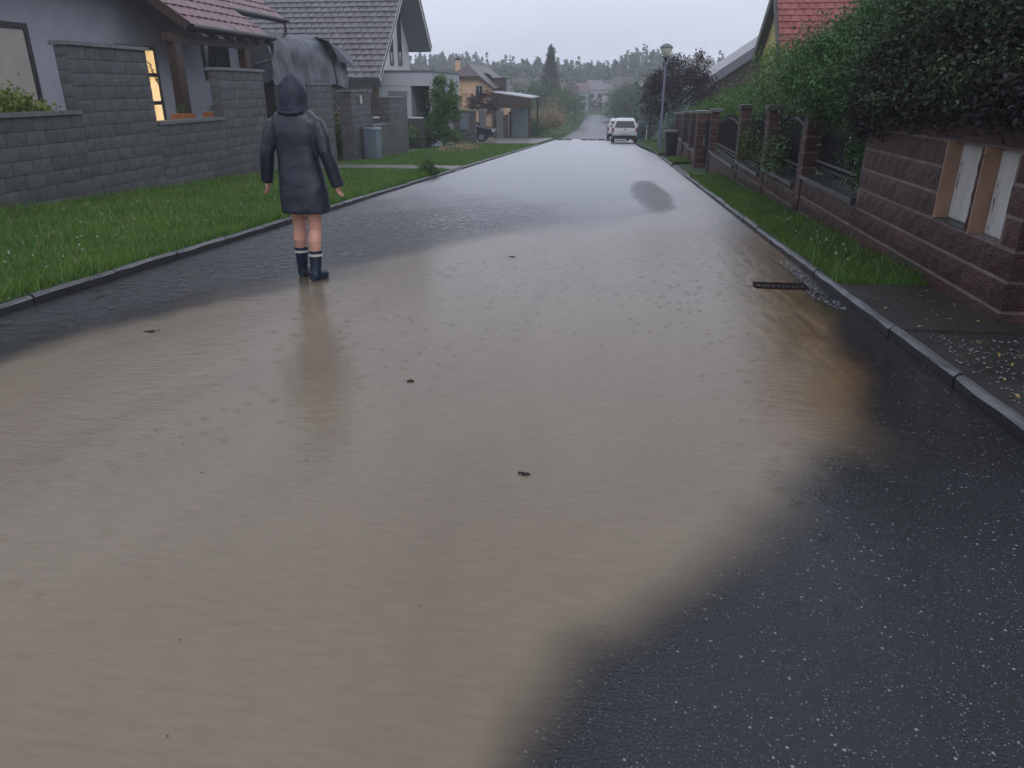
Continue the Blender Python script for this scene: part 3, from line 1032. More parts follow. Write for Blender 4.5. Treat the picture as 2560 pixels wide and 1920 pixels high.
for k in range(12): mesh_obj('bar', bar_me, gg, (0, .13 + k * .122, 0))
fp = thing('picket_fence', 'low wall and dark fence between the brick posts behind the black bin', 'fence')
core(fp, 'plinth', M['brick'], 2.66, 2.9, 24.2, 34.2, -1.9, -.62)
for i in range(8): slab(fp, 2.62, 2.95, 24.22 + 1.245 * i, 24.22 + 1.245 * i + 1.24, -.618 + .0, .05, M['cap'])
b = MB()
for k in range(80):
    y = 24.3 + k * .123
    if k % 23 != 0: b.box(2.75, 2.79, y, y + .06, -.55, .25)
b.bar((2.8, 24.2, -.3), (2.8, 34.2, -.3), .04); b.bar((2.8, 24.2, .1), (2.8, 34.2, .1), .04)
sp(b.obj('pickets', M['darkwood'], fp), kind='stuff')


# ------------------------------------------------------------------ roofs and windows
def tiled(parent, e0, e1, t0, t1, m, tw, tl, name='roof_tiles', lift=.035, solo=0):
    """tile slabs over the quad eave e0-e1, top t0-t1 (one joined piece: each is only a few pixels)"""
    e0, e1, t0, t1 = map(Vector, (e0, e1, t0, t1))
    n = (e1 - e0).cross(t0 - e0).normalized()
    if n.z < 0: n = -n
    rows = max(2, int(((t0 - e0).length) / tl))
    cols = max(2, int((e1 - e0).length / tw))
    b = MB()
    b.add([e0, e1, t1, t0], [(0, 1, 2, 3)])
    rr = random.Random(3)
    for r in range(rows):
        f0, f1 = r / rows, min(1, (r + 1.12) / rows)
        for c in range(cols + 1):
            a0 = (c - (.5 if r % 2 else 0)) / cols + .02 / cols
            a1 = a0 + .93 / cols
            a0, a1 = max(0, a0), min(1, a1)
            if a1 - a0 < .15 / cols: continue
            def pt(u, v): return (e0.lerp(e1, u)).lerp(t0.lerp(t1, u), v)
            l0 = lift * rr.uniform(.85, 1.2)
            p0, p1, p2, p3 = pt(a0, f0), pt(a1, f0), pt(a1, f1), pt(a0, f1)
            pm0, pm1 = pt((a0 + a1) / 2, f0), pt((a0 + a1) / 2, f1)
            tb_ = MB() if solo > 0 else b
            tb_.add([p0 + n * .004, p1 + n * .004, p1 + n * l0, pm0 + n * (l0 + .016), p0 + n * l0, p2 + n * .012, pm1 + n * .024, p3 + n * .012],
                  [(0, 1, 2, 3, 4), (4, 3, 6, 7), (3, 2, 5, 6), (1, 5, 2), (0, 4, 7)])
            if solo > 0:
                tb_.obj('roof_tile', m, parent)
                solo -= 1
    return sp(b.obj(name, m, parent), kind='stuff')


def window(parent, X, y0, y1, z0, z1, d=1, frame=None, pane=None, bars=1, fw=.06, lit=None, hbars=0, name='window'):
    """window in a wall at x = X facing d*X"""
    f = MB()
    xa, xb = sorted((X + d * .002, X + d * .045))
    f.box(xa, xb, y0, y1, z0, z0 + fw).box(xa, xb, y0, y1, z1 - fw, z1)
    f.box(xa, xb, y0, y0 + fw, z0 + fw, z1 - fw).box(xa, xb, y1 - fw, y1, z0 + fw, z1 - fw)
    for k in range(1, bars + 1):
        y = y0 + (y1 - y0) * k / (bars + 1)
        f.box(xa, xb, y - fw / 2, y + fw / 2, z0 + fw, z1 - fw)
    for k in range(1, hbars + 1):
        z = z0 + (z1 - z0) * k / (hbars + 1)
        f.box(xa + .004, xb + .002, y0 + fw, y1 - fw, z - fw / 2, z + fw / 2)
    fo = f.obj(name, frame or M['frame_dark'], parent)
    xa, xb = sorted((X + d * .003, X + d * .018))
    MB().box(xa, xb, y0 + fw, y1 - fw, z0 + fw, z1 - fw).obj('pane', pane or M['glass'], fo)
    return fo


def window_y(parent, Y, x0, x1, z0, z1, frame=None, pane=None, bars=1, fw=.06):
    f = MB()
    ya, yb = Y - .045, Y - .002
    f.box(x0, x1, ya, yb, z0, z0 + fw).box(x0, x1, ya, yb, z1 - fw, z1)
    f.box(x0, x0 + fw, ya, yb, z0 + fw, z1 - fw).box(x1 - fw, x1, ya, yb, z0 + fw, z1 - fw)
    for k in range(1, bars + 1):
        x = x0 + (x1 - x0) * k / (bars + 1)
        f.box(x - fw / 2, x + fw / 2, ya, yb, z0 + fw, z1 - fw)
    fo = f.obj('window', frame or M['frame_dark'], parent)
    MB().box(x0 + fw, x1 - fw, Y - .018, Y - .003, z0 + fw, z1 - fw).obj('pane', pane or M['glass'], fo)
    return fo


# ------------------------------------------------------------------ house 1: red roof, lit window
h1 = thing('house', 'pale grey house with a red tiled porch roof and one warmly lit window', 'house')
HX = -11.5
core(h1, 'wall', M['render'], -20, HX, 6, 23.9, -1.2, 3.55)
EZ, EX = 3.42, -10.85
PS = .70
# main roof over the whole house
tz = EZ + PS * 5.2
tiled(h1, (EX, 21.85, EZ), (EX, 25.7, EZ), (EX - 5.2, 21.85, tz), (EX - 5.2, 25.7, tz), M['redtile'], .3, .36)
tiled(h1, (EX, 5, EZ), (EX, 17.55, EZ), (EX - 5.2, 5, tz), (EX - 5.2, 17.55, tz), M['redtile'], .3, .36)
core_b = MB(); core_b.add([(EX, 5, EZ - .12), (EX, 25.7, EZ - .12), (EX - 5.2, 25.7, tz - .12), (EX - 5.2, 5, tz - .12), (EX, 5, EZ - .02), (EX, 25.7, EZ - .02), (EX - 5.2, 25.7, tz - .02), (EX - 5.2, 5, tz - .02)],
                          [(0, 1, 2, 3), (4, 7, 6, 5), (0, 4, 5, 1), (1, 5, 6, 2), (0, 3, 7, 4)])
core_b.obj('roof_deck', M['darkwood'], h1)
# porch roof: the same slope running on down
PX, PZ = -9.7, 2.68
pz1 = PZ + PS * 2.6
tiled(h1, (PX, 17.6, PZ), (PX, 21.8, PZ), (PX - 2.6, 17.6, pz1), (PX - 2.6, 21.8, pz1), M['redtile'], .3, .36, solo=200)
pd = MB(); pd.add([(PX, 17.6, PZ - .14), (PX, 21.8, PZ - .14), (PX - 2.6, 21.8, pz1 - .14), (PX - 2.6, 17.6, pz1 - .14), (PX, 17.6, PZ - .015), (PX, 21.8, PZ - .015), (PX - 2.6, 21.8, pz1 - .015), (PX - 2.6, 17.6, pz1 - .015)],
                  [(0, 1, 2, 3), (4, 7, 6, 5), (0, 4, 5, 1), (1, 5, 6, 2), (0, 3, 7, 4)])
pd.obj('porch_deck', M['darkwood'], h1)
b = MB(); b.bar((PX - .02, 17.52, PZ - .02), (PX - 2.6, 17.52, pz1 - .02), .05, .2); b.obj('barge_board', M['wood'], h1)
b = MB(); b.box(-10.05, -9.9, 16.9, 21.6, 2.32, 2.5); b.obj('beam', M['wood'], h1)
raf = MB().bar((.12, 0, -.16), (-1.5, 0, -.16 + PS * 1.62), .09, .13).mesh('rafter', M['darkwood'])
for k in range(6): mesh_obj('rafter', raf, h1, (PX, 17.75 + .78 * k, PZ - .07))
for y in (17.05, 20.45):
    MB().box(-10.05, -9.85, y, y + .3, -.9, 2.31).obj('porch_post', M['wood'], h1)
b = MB(); b.tube([(PX + .06, 17.55, PZ - .03), (PX + .06, 21.95, PZ - .03)], .07, 8); b.obj('gutter', M['black'], h1)
b = MB(); b.tube([(PX + .06, 21.75, PZ - .08), (PX + .05, 21.75, PZ - .42), (PX - .03, 21.6, PZ - .62), (PX - .2, 21.0, PZ - .74), (PX - .25, 20.86, PZ - .9), (PX - .25, 20.86, -.9)], .045, 8); b.obj('downpipe', M['black'], h1)
b = MB(); b.tube([(EX + .06, 21.9, EZ - .03), (EX + .06, 25.75, EZ - .03)], .07, 8); b.obj('gutter', M['black'], h1)
b = MB(); b.tube([(EX + .06, 25.5, EZ - .06), (EX + .06, 25.5, EZ - .42), (EX - .1, 25.3, EZ - .62), (EX - .6, 23.96, EZ - .8), (EX - .6, 23.96, -.9)], .05, 8); b.obj('downpipe', M['black'], h1)
window(h1, HX, 12.2, 14.62, .2, 2.52, bars=1, fw=.11, pane=M['blind'])
window(h1, HX, 17.3, 18.92, .35, 2.3, bars=0, fw=.09, pane=M['lit'], hbars=2)
b = MB()
for k in range(5): b.bar((HX + .05, 18.45 + .06 * k, 1.95 - .10 * k), (HX + .05, 18.62 + .05 * k, 1.86 - .11 * k), .02)
b.obj('window_ornament', M['wood'], h1)
window(h1, HX, 21.25, 22.75, 1.55, 2.62, bars=1, fw=.09)
sp(MB().box(-11.4, -8.8, 15.0, 23.9, -1.1, -.42).obj('porch_floor', M['concrete'], h1))

for i, (x, y, lab) in enumerate([(-9.3, 16.0, 'square terracotta planter left of the brown porch post'), (-9.3, 17.35, 'terracotta planter right of the brown porch post')]):
    t = thing('planter', lab, 'planter', (x, y, -.41), 0, 'terracotta planters behind the low sill')
    b = MB(); b.box(-.16, .16, -.22, .22, 0, 1.24); b.obj('pot', M['terracotta'], t)
    b = MB()
    for k in range(30):
        a = rng.uniform(0, 6.28); r = rng.uniform(0, .2)
        b.tube([(r * .4 * math.cos(a), r * math.sin(a), 1.27), (r * math.cos(a), r * 1.3 * math.sin(a), 1.27 + rng.uniform(.05, .2))], [.008, .003], 4)
    b.obj('plant', M['green_leaf'], t)
st = thing('garden_parasol', 'thin folded pale parasol leaning on the porch above the low sill', 'parasol', (-9.6, 18.3, -.41))
b = MB(); b.tube([(0, 0, 0), (0, .04, 2.0)], .02, 6); b.obj('pole', M['silver'], st)
b = MB(); b.tube([(0, .02, 1.0), (0, .03, 1.2), (0, .035, 1.6), (0, .04, 1.95)], [.06, .075, .05, .015], 8); b.obj('canopy', M['soffit'], st)

# shed bulk under tarpaulin
tp = thing('covered_trailer', 'tall trailer under a slack dark grey tarpaulin in the driveway', 'trailer')
b = MB()
ny_, rows = 34, []
TY0, TY1 = 23.4, 30.2
for j in range(ny_ + 1):
    y = TY0 + (TY1 - TY0) * j / ny_
    f = j / ny_
    zt = 2.93 + .13 * f + .05 * math.sin(f * 9)
    bot = 1.42 + .10 * math.sin(f * 11) - .12 * math.sin(f * 4)
    sx = .05 * math.sin(f * 13) * (.3 + f) + rng.normal() * .018
    if f > .8:
        zt -= (f - .8) * 1.3
        bot -= (f - .8) * .5
    sec = [(-10.42 + sx * .6, bot), (-10.48 + sx * 1.2, bot + .5), (-10.5 + sx, zt - .5), (-10.62 + sx * .4, zt - .16), (-10.95, zt), (-11.7, zt + .12), (-12.5, zt), (-12.8, zt - .25), (-12.9, bot + .2)]
    rows.append([(x, y, z) for x, z in sec])
ns = len(rows[0])
b.add([p for r_ in rows for p in r_], [(j * ns + i, j * ns + i + 1, (j + 1) * ns + i + 1, (j + 1) * ns + i) for j in range(ny_) for i in range(ns - 1)])
b.add(rows[-1] + [(-11.7, TY1 + .05, 1.2)], [(i, i + 1, ns) for i in range(ns - 1)])
b.add(rows[0] + [(-11.7, TY0 - .05, 1.5)], [(i + 1, i, ns) for i in range(ns - 1)])
to = b.obj('tarpaulin', M['tarp'], tp, smooth=True)
md = to.modifiers.new('sub', 'SUBSURF'); md.levels = md.render_levels = 2
for tn, ts, st in (('tarp_sag', .8, .20), ('tarp_crease', .25, .05)):
    tx = bpy.data.textures.new(tn, 'CLOUDS'); tx.noise_scale = ts; tx.noise_depth = 1
    md = to.modifiers.new(tn, 'DISPLACE'); md.texture = tx; md.strength = st; md.mid_level = .5; md.texture_coords = 'LOCAL'
b = MB()
b.add([(-10.34, 28.2, 2.9), (-10.30, 30.35, 2.55), (-10.15, 30.5, 2.05), (-10.28, 29.0, 2.3), (-10.9, 28.2, 3.1), (-10.9, 30.4, 2.75)], [(0, 3, 2, 1), (0, 1, 5, 4)])
b.obj('loose_flap', M['tarp'], tp)
b = MB(); b.box(-12.7, -10.6, 23.7, 29.6, -.55, 1.6); b.obj('trailer_body', M['black'], tp)
for y in (24.8, 28.6):
    for x in (-10.75, -12.75):
        b = MB(); b.tube([(x, y, gz(y) + .42), (x + .2, y, gz(y) + .42)], .36, 16); b.obj('wheel', M['tyre'], tp)
b = MB(); b.tube([(-10.36, 28.2, 2.95), (-10.33, 28.55, 1.9), (-10.36, 28.9, 1.2)], .03, 6); b.obj('strap', M['black'], tp)

# ------------------------------------------------------------------ house 2: grey roof, white gable
h2 = thing('house', 'white gabled house with a big grey tiled roof and slim windows', 'house')
VX = -12.0
NE, FE, AP = (39.6, 1.8), (51.3, 3.71), (46.93, 8.0)
X0 = -25
tiled(h2, (VX, NE[0], NE[1]), (X0, NE[0], NE[1]), (VX, AP[0], AP[1]), (X0, AP[0], AP[1]), M['greytile'], .42, .42, lift=.075, solo=290)


def slope_slab(parent, name, m, x0, x1, a, c, th):
    b = MB()
    b.add([(x0, a[0], a[1] - th), (x1, a[0], a[1] - th), (x1, c[0], c[1] - th), (x0, c[0], c[1] - th), (x0, a[0], a[1] - .01), (x1, a[0], a[1] - .01), (x1, c[0], c[1] - .01), (x0, c[0], c[1] - .01)],
          [(0, 1, 2, 3), (4, 7, 6, 5), (0, 4, 5, 1), (1, 5, 6, 2), (2, 6, 7, 3), (3, 7, 4, 0)])
    return b.obj(name, m, parent)


slope_slab(h2, 'roof_deck', M['soffit'], X0, VX, NE, AP, .2)
slope_slab(h2, 'roof_deck', M['soffit'], X0, VX, AP, FE, .2)
tiled(h2, (X0, FE[0], FE[1]), (VX, FE[0], FE[1]), (X0, AP[0], AP[1]), (VX, AP[0], AP[1]), M['greytile'], .8, .6)
for (a, c) in ((NE, AP), (AP, FE)):
    b = MB(); b.bar((VX + .03, a[0], a[1] - .08), (VX + .03, c[0], c[1] - .08), .05, .24); b.obj('barge_board', M['fascia'], h2)
    b = MB(); b.bar((VX + .07, a[0], a[1] + .06), (VX + .07, c[0], c[1] + .06), .05, .07); b.obj('verge_trim', M['frame_dark'], h2)
GX_ = -13.4
b = MB()
b.add([(GX_, 41.2, -2.1), (GX_, 51.0, -2.1), (GX_, 51.0, 3.75), (GX_, 46.93, 7.72), (GX_, 41.2, 2.85),
       (X0, 41.2, -2.1), (X0, 51.0, -2.1), (X0, 51.0, 3.75), (X0, 46.93, 7.72), (X0, 41.2, 2.85)],
      [(0, 1, 2, 3, 4), (5, 9, 8, 7, 6), (0, 5, 6, 1), (1, 6, 7, 2), (2, 7, 8, 3), (3, 8, 9, 4), (4, 9, 5, 0)])
b.obj('wall', M['white_render'], h2)
window(h2, GX_, 46.6, 47.3, 2.6, 4.3, bars=0, fw=.07)
window(h2, GX_, 48.4, 49.25, 2.62, 5.6, bars=0, fw=.07)
b = MB(); b.box(X0, VX, NE[0] - .06, NE[0] + .06, NE[1] - .42, NE[1] - .02); b.obj('eave_beam', M['frame_dark'], h2)
for x in (-12.3, -15.5, -18.5):
    MB().box(x - .12, x + .12, NE[0] + .1, NE[0] + .34, -1.6, NE[1] - .4).obj('porch_post', M['wood'], h2)
window_y(h2, 41.2, -17.5, -14.6, -.9, 1.1, bars=2)
# flat annex with carport opening
an = thing('flat_annex', 'flat-roofed pale grey garage with a dark open bay beside the white gable', 'garage')
b = MB()
b.box(-12.5, -10.75, 41.0, 48, -2, 1.45).box(-9.75, -9.55, 41.02, 48, -2, 1.45).box(-10.75, -9.75, 46.5, 48, -2, 1.45)
b.obj('wall', M['lgrey_render'], an)
MB().box(-12.52, -9.53, 40.98, 48.02, 1.452, 2.15).obj('parapet', M['lgrey_render'], an)
MB().box(-12.6, -9.45, 40.9, 48.1, 2.152, 2.22).obj('coping', M['cap'], an)
MB().box(-10.749, -9.751, 45.2, 45.3, -1.9, 1.449).obj('garage_door', M['frame_dark'], an)
MB().box(-12.0, -10.95, 40.955, 40.998, .95, 1.2).obj('lamp_strip', M['soffit'], an)


# ------------------------------------------------------------------ foliage
def leaves(name, C, size, m, parent=None, up=.5, asp=.5, drop=0.0, kind='stuff', loc=None):
    n = len(C)
    s = size * rng.uniform(.6, 1.3, n)
    nr = rng.normal(size=(n, 3))
    nr[:, 2] = np.abs(nr[:, 2]) + up
    nr /= np.linalg.norm(nr, axis=1)[:, None]
    t = rng.normal(size=(n, 3))
    t[:, 2] -= drop
    t -= (t * nr).sum(1)[:, None] * nr
    t /= np.linalg.norm(t, axis=1)[:, None] + 1e-9
    bt_ = np.cross(nr, t)
    s = s[:, None]
    p0 = C - t * s * .5
    p1 = C + bt_ * s * asp * .5 - t * s * .05 + nr * s * .08
    p2 = C + t * s * .5 - nr * s * .1
    p3 = C - bt_ * s * asp * .5 - t * s * .05 + nr * s * .08
    V = np.stack([p0, p1, p2, p3], 1).reshape(-1, 3)
    b4 = np.arange(n)[:, None] * 4
    F = np.concatenate([b4 + np.array([[0, 1, 2]]), b4 + np.array([[0, 2, 3]])], 0)
    o = mesh_obj(name, np_mesh(name, V, F, m), parent)
    if kind: o['kind'] = kind
    return o


def cloud(blobs, n, nsub=14, tight=.35, shell=.45):
    """points in leaf clumps spread over ellipsoids (x,y,z,rx,ry,rz)"""
    vol = np.array([b[3] * b[4] * b[5] for b in blobs]) ** .67
    vol /= vol.sum()
    out, subs = [], []
    for b, f in zip(blobs, vol):
        k = int(n * f)
        d = rng.normal(size=(nsub, 3))
        d /= np.linalg.norm(d, axis=1)[:, None]
        rad = (shell + (1 - shell) * rng.random(nsub) ** .5)[:, None]
        cs = d * rad * .9
        subs.append(cs * np.array(b[3:6]) + np.array(b[:3]))
        which = rng.integers(0, nsub, k)
        pt = cs[which] + rng.normal(size=(k, 3)) * tight * rng.uniform(.5, 1.2, nsub)[which][:, None]
        out.append(pt * np.array(b[3:6]) + np.array(b[:3]))
    return np.concatenate(out), np.concatenate(subs)


def plant(name, label, cat, base, blobs, n, size, m, group=None, trunk=.06, nsub=14, tight=.32, drop=0., asp=.5, limbs=10, up=.5, stem='stem', crown='foliage', kind=None):
    t = thing(name, label, cat, base, 0, group)
    C, S = cloud(blobs, n, nsub, tight)
    zmin = 0.02
    C = C[C[:, 2] > zmin]
    leaves(crown, C, size, m, t, up=up, asp=asp, drop=drop)
    b = MB()
    top = max(q[2] for q in blobs)
    ax = np.mean([q[:2] for q in blobs], axis=0)
    b.tube([(0, 0, -.1), (ax[0] * .3, ax[1] * .3, top * .35), (ax[0] * .7, ax[1] * .7, top * .75), (ax[0], ax[1], top * 1.02)], [trunk, trunk * .8, trunk * .5, trunk * .2], 8)
    sel = rng.choice(len(S), min(limbs, len(S)), replace=False)
    for i in sel:
        q = S[i]
        h = max(.1, min(q[2] * .6, top * .7))
        s0 = (ax[0] * h / top, ax[1] * h / top, h)
        mid = ((s0[0] + q[0]) / 2, (s0[1] + q[1]) / 2, (s0[2] + q[2]) / 2 + .05 * top)
        b.tube([s0, mid, tuple(q)], [trunk * .45, trunk * .3, trunk * .1], 5)
    b.obj(stem, M['bark'], t)
    return t


def fir(name, label, base, H_, r, m, group=None, cat='tree', dense=1.0):
    t = thing(name, label, cat, base, 0, group)
    b = MB(); b.tube([(0, 0, -.2), (0, 0, H_ * .5), (0, 0, H_)], [H_ * .018, H_ * .01, H_ * .002], 6); b.obj('trunk', M['bark'], t)
    pts = []
    k = int(46 * dense)
    for i in range(k):
        f = i / k
        z = H_ * (.06 + .92 * f)
        rr = r * (1 - f) ** .75 * rng.uniform(.45, 1.2) + .25
        for q in range(int(5 + 4 * (1 - f))):
            a = rng.uniform(0, 6.28)
            L_ = rr * rng.uniform(.55, 1.1)
            for s in range(int(18 * dense)):
                u = rng.random() ** .7
                pts.append((math.cos(a) * L_ * u + rng.normal() * .09 * r * (1 - f * .7), math.sin(a) * L_ * u + rng.normal() * .09 * r * (1 - f * .7), z - L_ * u * .28 + rng.normal() * .02 * H_))
    leaves('crown', np.array(pts), H_ * .045, m, t, up=.3, asp=.35, drop=.6)
    return t


# purple bush over the brick wall and the green vine beside it
plant('purple_bush', 'dark purple-brown bush spilling over the high brick wall with the cabinets', 'bush', (3.5, 7.0, gz(7) + .07),
      [(-.98, -1.2, 1.50, .14, 1.1, .20), (-.96, .3, 1.42, .13, .9, .22), (-.98, 1.2, 1.36, .14, .5, .25), (-.95, -1.9, 1.52, .14, .6, .20), (-.75, -1.0, 1.62, .28, 1.3, .26), (-.8, .4, 1.62, .25, 1.0, .24), (-.78, 1.2, 1.6, .25, .6, .28), (-.72, -.6, 1.85, .35, 1.0, .3), (-.3, -1.6, 2.0, .5, .7, .5), (-.55, 1.0, 1.75, .35, .7, .38), (-.55, -.1, 1.62, .35, 1.3, .20), (-.62, -1.2, 1.5, .25, .8, .16)],
      40000, .048, M['purple_leaf'], trunk=.06, nsub=22, tight=.28, drop=.5)
plant('wall_creeper', 'dark green creeper trailing over the purple bush and the top of the brick wall', 'creeper', (3.3, 7.2, gz(7) + .07),
      [(-.72, -1.0, 1.6, .2, 1.2, .22), (-.78, .6, 1.5, .18, 1.0, .25), (-.6, 1.4, 1.7, .3, .5, .4), (-.55, -.2, 2.05, .3, 1.3, .4), (-.3, .9, 2.4, .4, .9, .4), (-.4, -1.4, 2.3, .3, .6, .4)],
      26000, .05, M['creeper_leaf'], trunk=.03, nsub=18, tight=.3, drop=.6)
plant('green_shrub', 'big dark green leafy shrub rising behind the purple bush', 'bush', (5.0, 9.3, gz(9) + .07),
      [(-.6, -.2, 2.5, 1.2, 1.5, .9), (.2, -1.6, 3.0, 1.2, 1.2, 1.0), (-.9, .9, 2.2, .9, 1.0, .8), (.3, .8, 3.3, 1.2, 1.4, .9), (-.5, -2.2, 3.3, 1.0, 1.0, .8), (-1.5, -1.2, 2.45, .5, 1.0, .55), (-1.6, -2.8, 2.55, .5, .9, .5), (-1.75, 0, 2.3, .45, .8, .5), (-1.2, -3.4, 2.9, .6, .9, .6), (-1.9, -.2, 2.0, .3, .7, .4)],
      38000, .07, M['dark_leaf'], trunk=.09, nsub=20, tight=.28, drop=.4)
plant('climbing_vine', 'bright green vine with arching shoots hanging over the iron fence', 'vine', (3.4, 10.3, gz(10) + .07),
      [(-.35, .2, 1.95, .75, 1.3, .5), (-.5, -.7, 1.75, .55, .9, .42), (-.55, .5, 1.55, .5, .9, .3), (-.62, -.95, 1.35, .28, .5, .4), (-.65, -1.3, 1.0, .18, .3, .45), (.2, .6, 2.4, .9, 1.3, .5), (.4, 1.6, 2.75, .6, .9, .5), (.1, 1.9, 2.3, .5, .7, .5), (-.6, 0.9, 1.4, .3, .35, .3)],
      34000, .06, M['vine_leaf'], trunk=.05, nsub=24, tight=.24, drop=.8, asp=.42)
plant('hedge_shrub', 'mid green shrub behind the two nearest slim fence pillars', 'bush', (4.0, 13.6, gz(13.6) + .07),
      [(-.3, 0, 1.6, .9, 1.5, .75), (-.5, 1.6, 1.7, .8, 1.1, .75), (-.4, .6, 2.2, .8, 1.2, .5), (-.75, -.6, 1.1, .4, .7, .5), (-.8, 1.4, 1.0, .4, .7, .5), (-1.4, -.8, .85, .22, .45, .4), (-1.4, 1.7, .8, .2, .4, .35)],
      20000, .065, M['green_leaf'], trunk=.06, nsub=22, tight=.28, drop=.3)
plant('slender_tree', 'slender young tree with sparse leaves in front of the bright red roof', 'tree', (4.6, 14.8, gz(14.8) + .07),
      [(.3, .2, 3.0, .35, .4, .9), (.55, .2, 4.0, .45, .5, .8), (.2, .1, 3.6, .22, .3, .5), (1.0, .2, 4.5, .6, .6, .8)], 3500, .10, M['green_leaf'], trunk=.045, nsub=14, tight=.25, drop=.5, stem='trunk', crown='crown')
plant('hedge_shrub', 'leafy shrub below the bright red roof, behind the third slim fence pillar', 'bush', (4.2, 18.2, gz(18) + .07),
      [(-.3, 0, 1.6, 1.0, 1.6, .8), (.2, 1.4, 2.0, 1.0, 1.3, .75), (-.4, -1.4, 1.7, .8, 1.1, .7), (-.8, .6, .9, .4, 1.0, .6), (.6, .2, 2.6, .8, .9, .6)],
      20000, .07, M['green_leaf'], trunk=.06, nsub=22, tight=.28)
plant('hedge_shrub', 'yellowish green shrub in front of the yellow gable wall', 'bush', (4.3, 22.8, gz(22.8) + .07),
      [(0, 0, 1.7, 1.1, 1.6, .9), (.4, 1.2, 2.5, .9, 1.2, .8), (.9, 3.0, 2.6, .9, 1.2, .8), (-.5, -1, 1.5, .7, 1.0, .75), (-.6, 1.8, 1.4, .7, .9, .7)], 12000, .085, M['bright_leaf'], trunk=.06, nsub=20, tight=.28)
plant('hedge_shrub', 'light green rounded hedge behind the brick posts beyond the gate', 'bush', (3.9, 28.6, gz(28.6) + .07),
      [(-.3, -2, 1.5, .8, 1.6, .6), (-.3, .6, 1.45, .8, 1.6, .55), (-.2, 2.6, 1.4, .8, 1.4, .5), (.5, 0, 1.9, .9, 2.2, .5)], 12000, .09, M['bright_leaf'], trunk=.06, nsub=22, tight=.28)
plant('grey_shrub', 'grey-green shrub at the far end of the brick posts beside the lamp', 'bush', (3.1, 37.5, gz(37.5) + .07),
      [(0, 0, 1.1, .7, 1.2, .8), (-.1, 2, .9, .6, 1.0, .7), (0, -1.5, 1.2, .6, 1.0, .6)], 3500, .13, M['grey_leaf'], trunk=.05, nsub=16)
plant('plum_tree', 'dark red-leaved plum tree behind the nearest street lamp', 'tree', (3.4, 46.5, gz(46.5) + .07),
      [(-.6, 0, 2.5, 1.3, 1.5, 1.2), (.7, .3, 2.9, 1.3, 1.5, 1.3), (.1, 0, 3.9, 1.2, 1.3, 1.0), (-1.1, 0, 3.4, .7, .9, .8), (1.2, -.3, 4.1, .7, .9, .8), (1.6, 0, 2.9, .8, 1, .8), (-1.0, 0, 1.7, .9, 1, .7)],
      9000, .17, M['plum_leaf'], trunk=.16, nsub=16, tight=.26, stem='trunk', crown='crown')
for (x, y, s, lab, mm) in [(2.6, 58, 1.0, 'low grey-green bush by the kerb beyond the parked white cars', 'grey_leaf'),
                           (3.2, 75, 1.9, 'rounded green tree behind the parked white cars', 'dark_leaf'),
                           (1.9, 104, 2.4, 'tall rounded green tree far down the right side of the road', 'dark_leaf'),
                           (.4, 140, 2.2, 'green tree at the far bend, right of the road', 'green_leaf')]:
    plant('roadside_tree' if s > 1.5 else 'roadside_bush', lab, 'tree' if s > 1.5 else 'bush', (x, y, gz(y) + .07),
          [(0, 0, 1.3 * s, s * 1.0, s, s * .9), (.5 * s, 0, 1.9 * s, s * .8, s * .8, s * .7), (-.3 * s, 0, .7 * s, s * .8, s, s * .6)], 4500, .11 * s, M[mm], trunk=.07 * s, stem='trunk' if s > 1.5 else 'stem', crown='crown' if s > 1.5 else 'foliage')

# left garden plants
plant('yellow_shrub', 'bright yellow-green shrub behind the low end of the block wall', 'bush', (-9.1, 10.2, gz(10) + .5),
      [(.1, -1.0, .88, .35, .8, .34), (.1, .0, 1.0, .38, .7, .36), (.1, .8, .86, .32, .5, .28), (.1, -2.2, .8, .35, .9, .3), (0, 0, .3, .4, 1.5, .4)], 13000, .075, M['yellow_leaf'], trunk=.03, nsub=22, tight=.26, up=.2)
plant('red_tipped_plant', 'small red-tipped plant in the yellow-green shrub by the tall wall panel', 'plant', (-9.05, 11.15, gz(11) + .5),
      [(0, 0, .95, .16, .25, .16), (0, .15, .8, .18, .25, .14)], 320, .07, M['terracotta'], trunk=.02, nsub=8, up=.2)
plant('young_tree', 'bright green columnar young tree in front of the flat grey garage', 'tree', (-8.75, 39.6, gz(39.6) + .08),
      [(0, 0, 2.65, .65, .7, .75), (.2, 0, 1.9, .75, .7, .7), (-.25, 0, 1.3, .75, .7, .6), (.55, 0, 2.2, .45, .5, .35), (-.4, 0, .7, .75, .7, .5), (.3, 0, .5, .6, .6, .4)], 9000, .14, M['bright_leaf'], trunk=.07, nsub=14, tight=.28, stem='trunk', crown='crown')
plant('garden_shrub', 'dark green shrub seen over the low block wall by the grey bin', 'bush', (-10.6, 31.0, gz(31) + .07),
      [(0, 0, 1.0, .6, 1.0, .7), (.2, -1.2, .8, .5, .8, .6)], 2600, .12, M['dark_leaf'], trunk=.05)
plant('garden_shrub', 'green shrub showing through the gap beside the gate pier', 'bush', (-9.9, 26.2, gz(26) + .07),
      [(0, 0, .7, .5, .9, .6), (.1, .9, .5, .5, .7, .5)], 3000, .10, M['green_leaf'], trunk=.04)
plant('garden_shrub', 'yellow-flowering shrub against the trailer, seen through the gateway', 'bush', (-10.9, 29.2, gz(29) + .07),
      [(0, 0, 1.6, .45, .8, .6), (0, .3, 1.1, .5, .8, .5)], 1800, .12, M['gold_leaf'], trunk=.04)
plant('garden_shrub', 'dark leafy hedge under the young bright green tree', 'bush', (-9.8, 37.3, gz(37) + .07),
      [(0, .8, .6, .6, 1.2, .55), (.3, 2.3, .6, .6, 1.2, .5)], 4500, .13, M['dark_leaf'], trunk=.05)
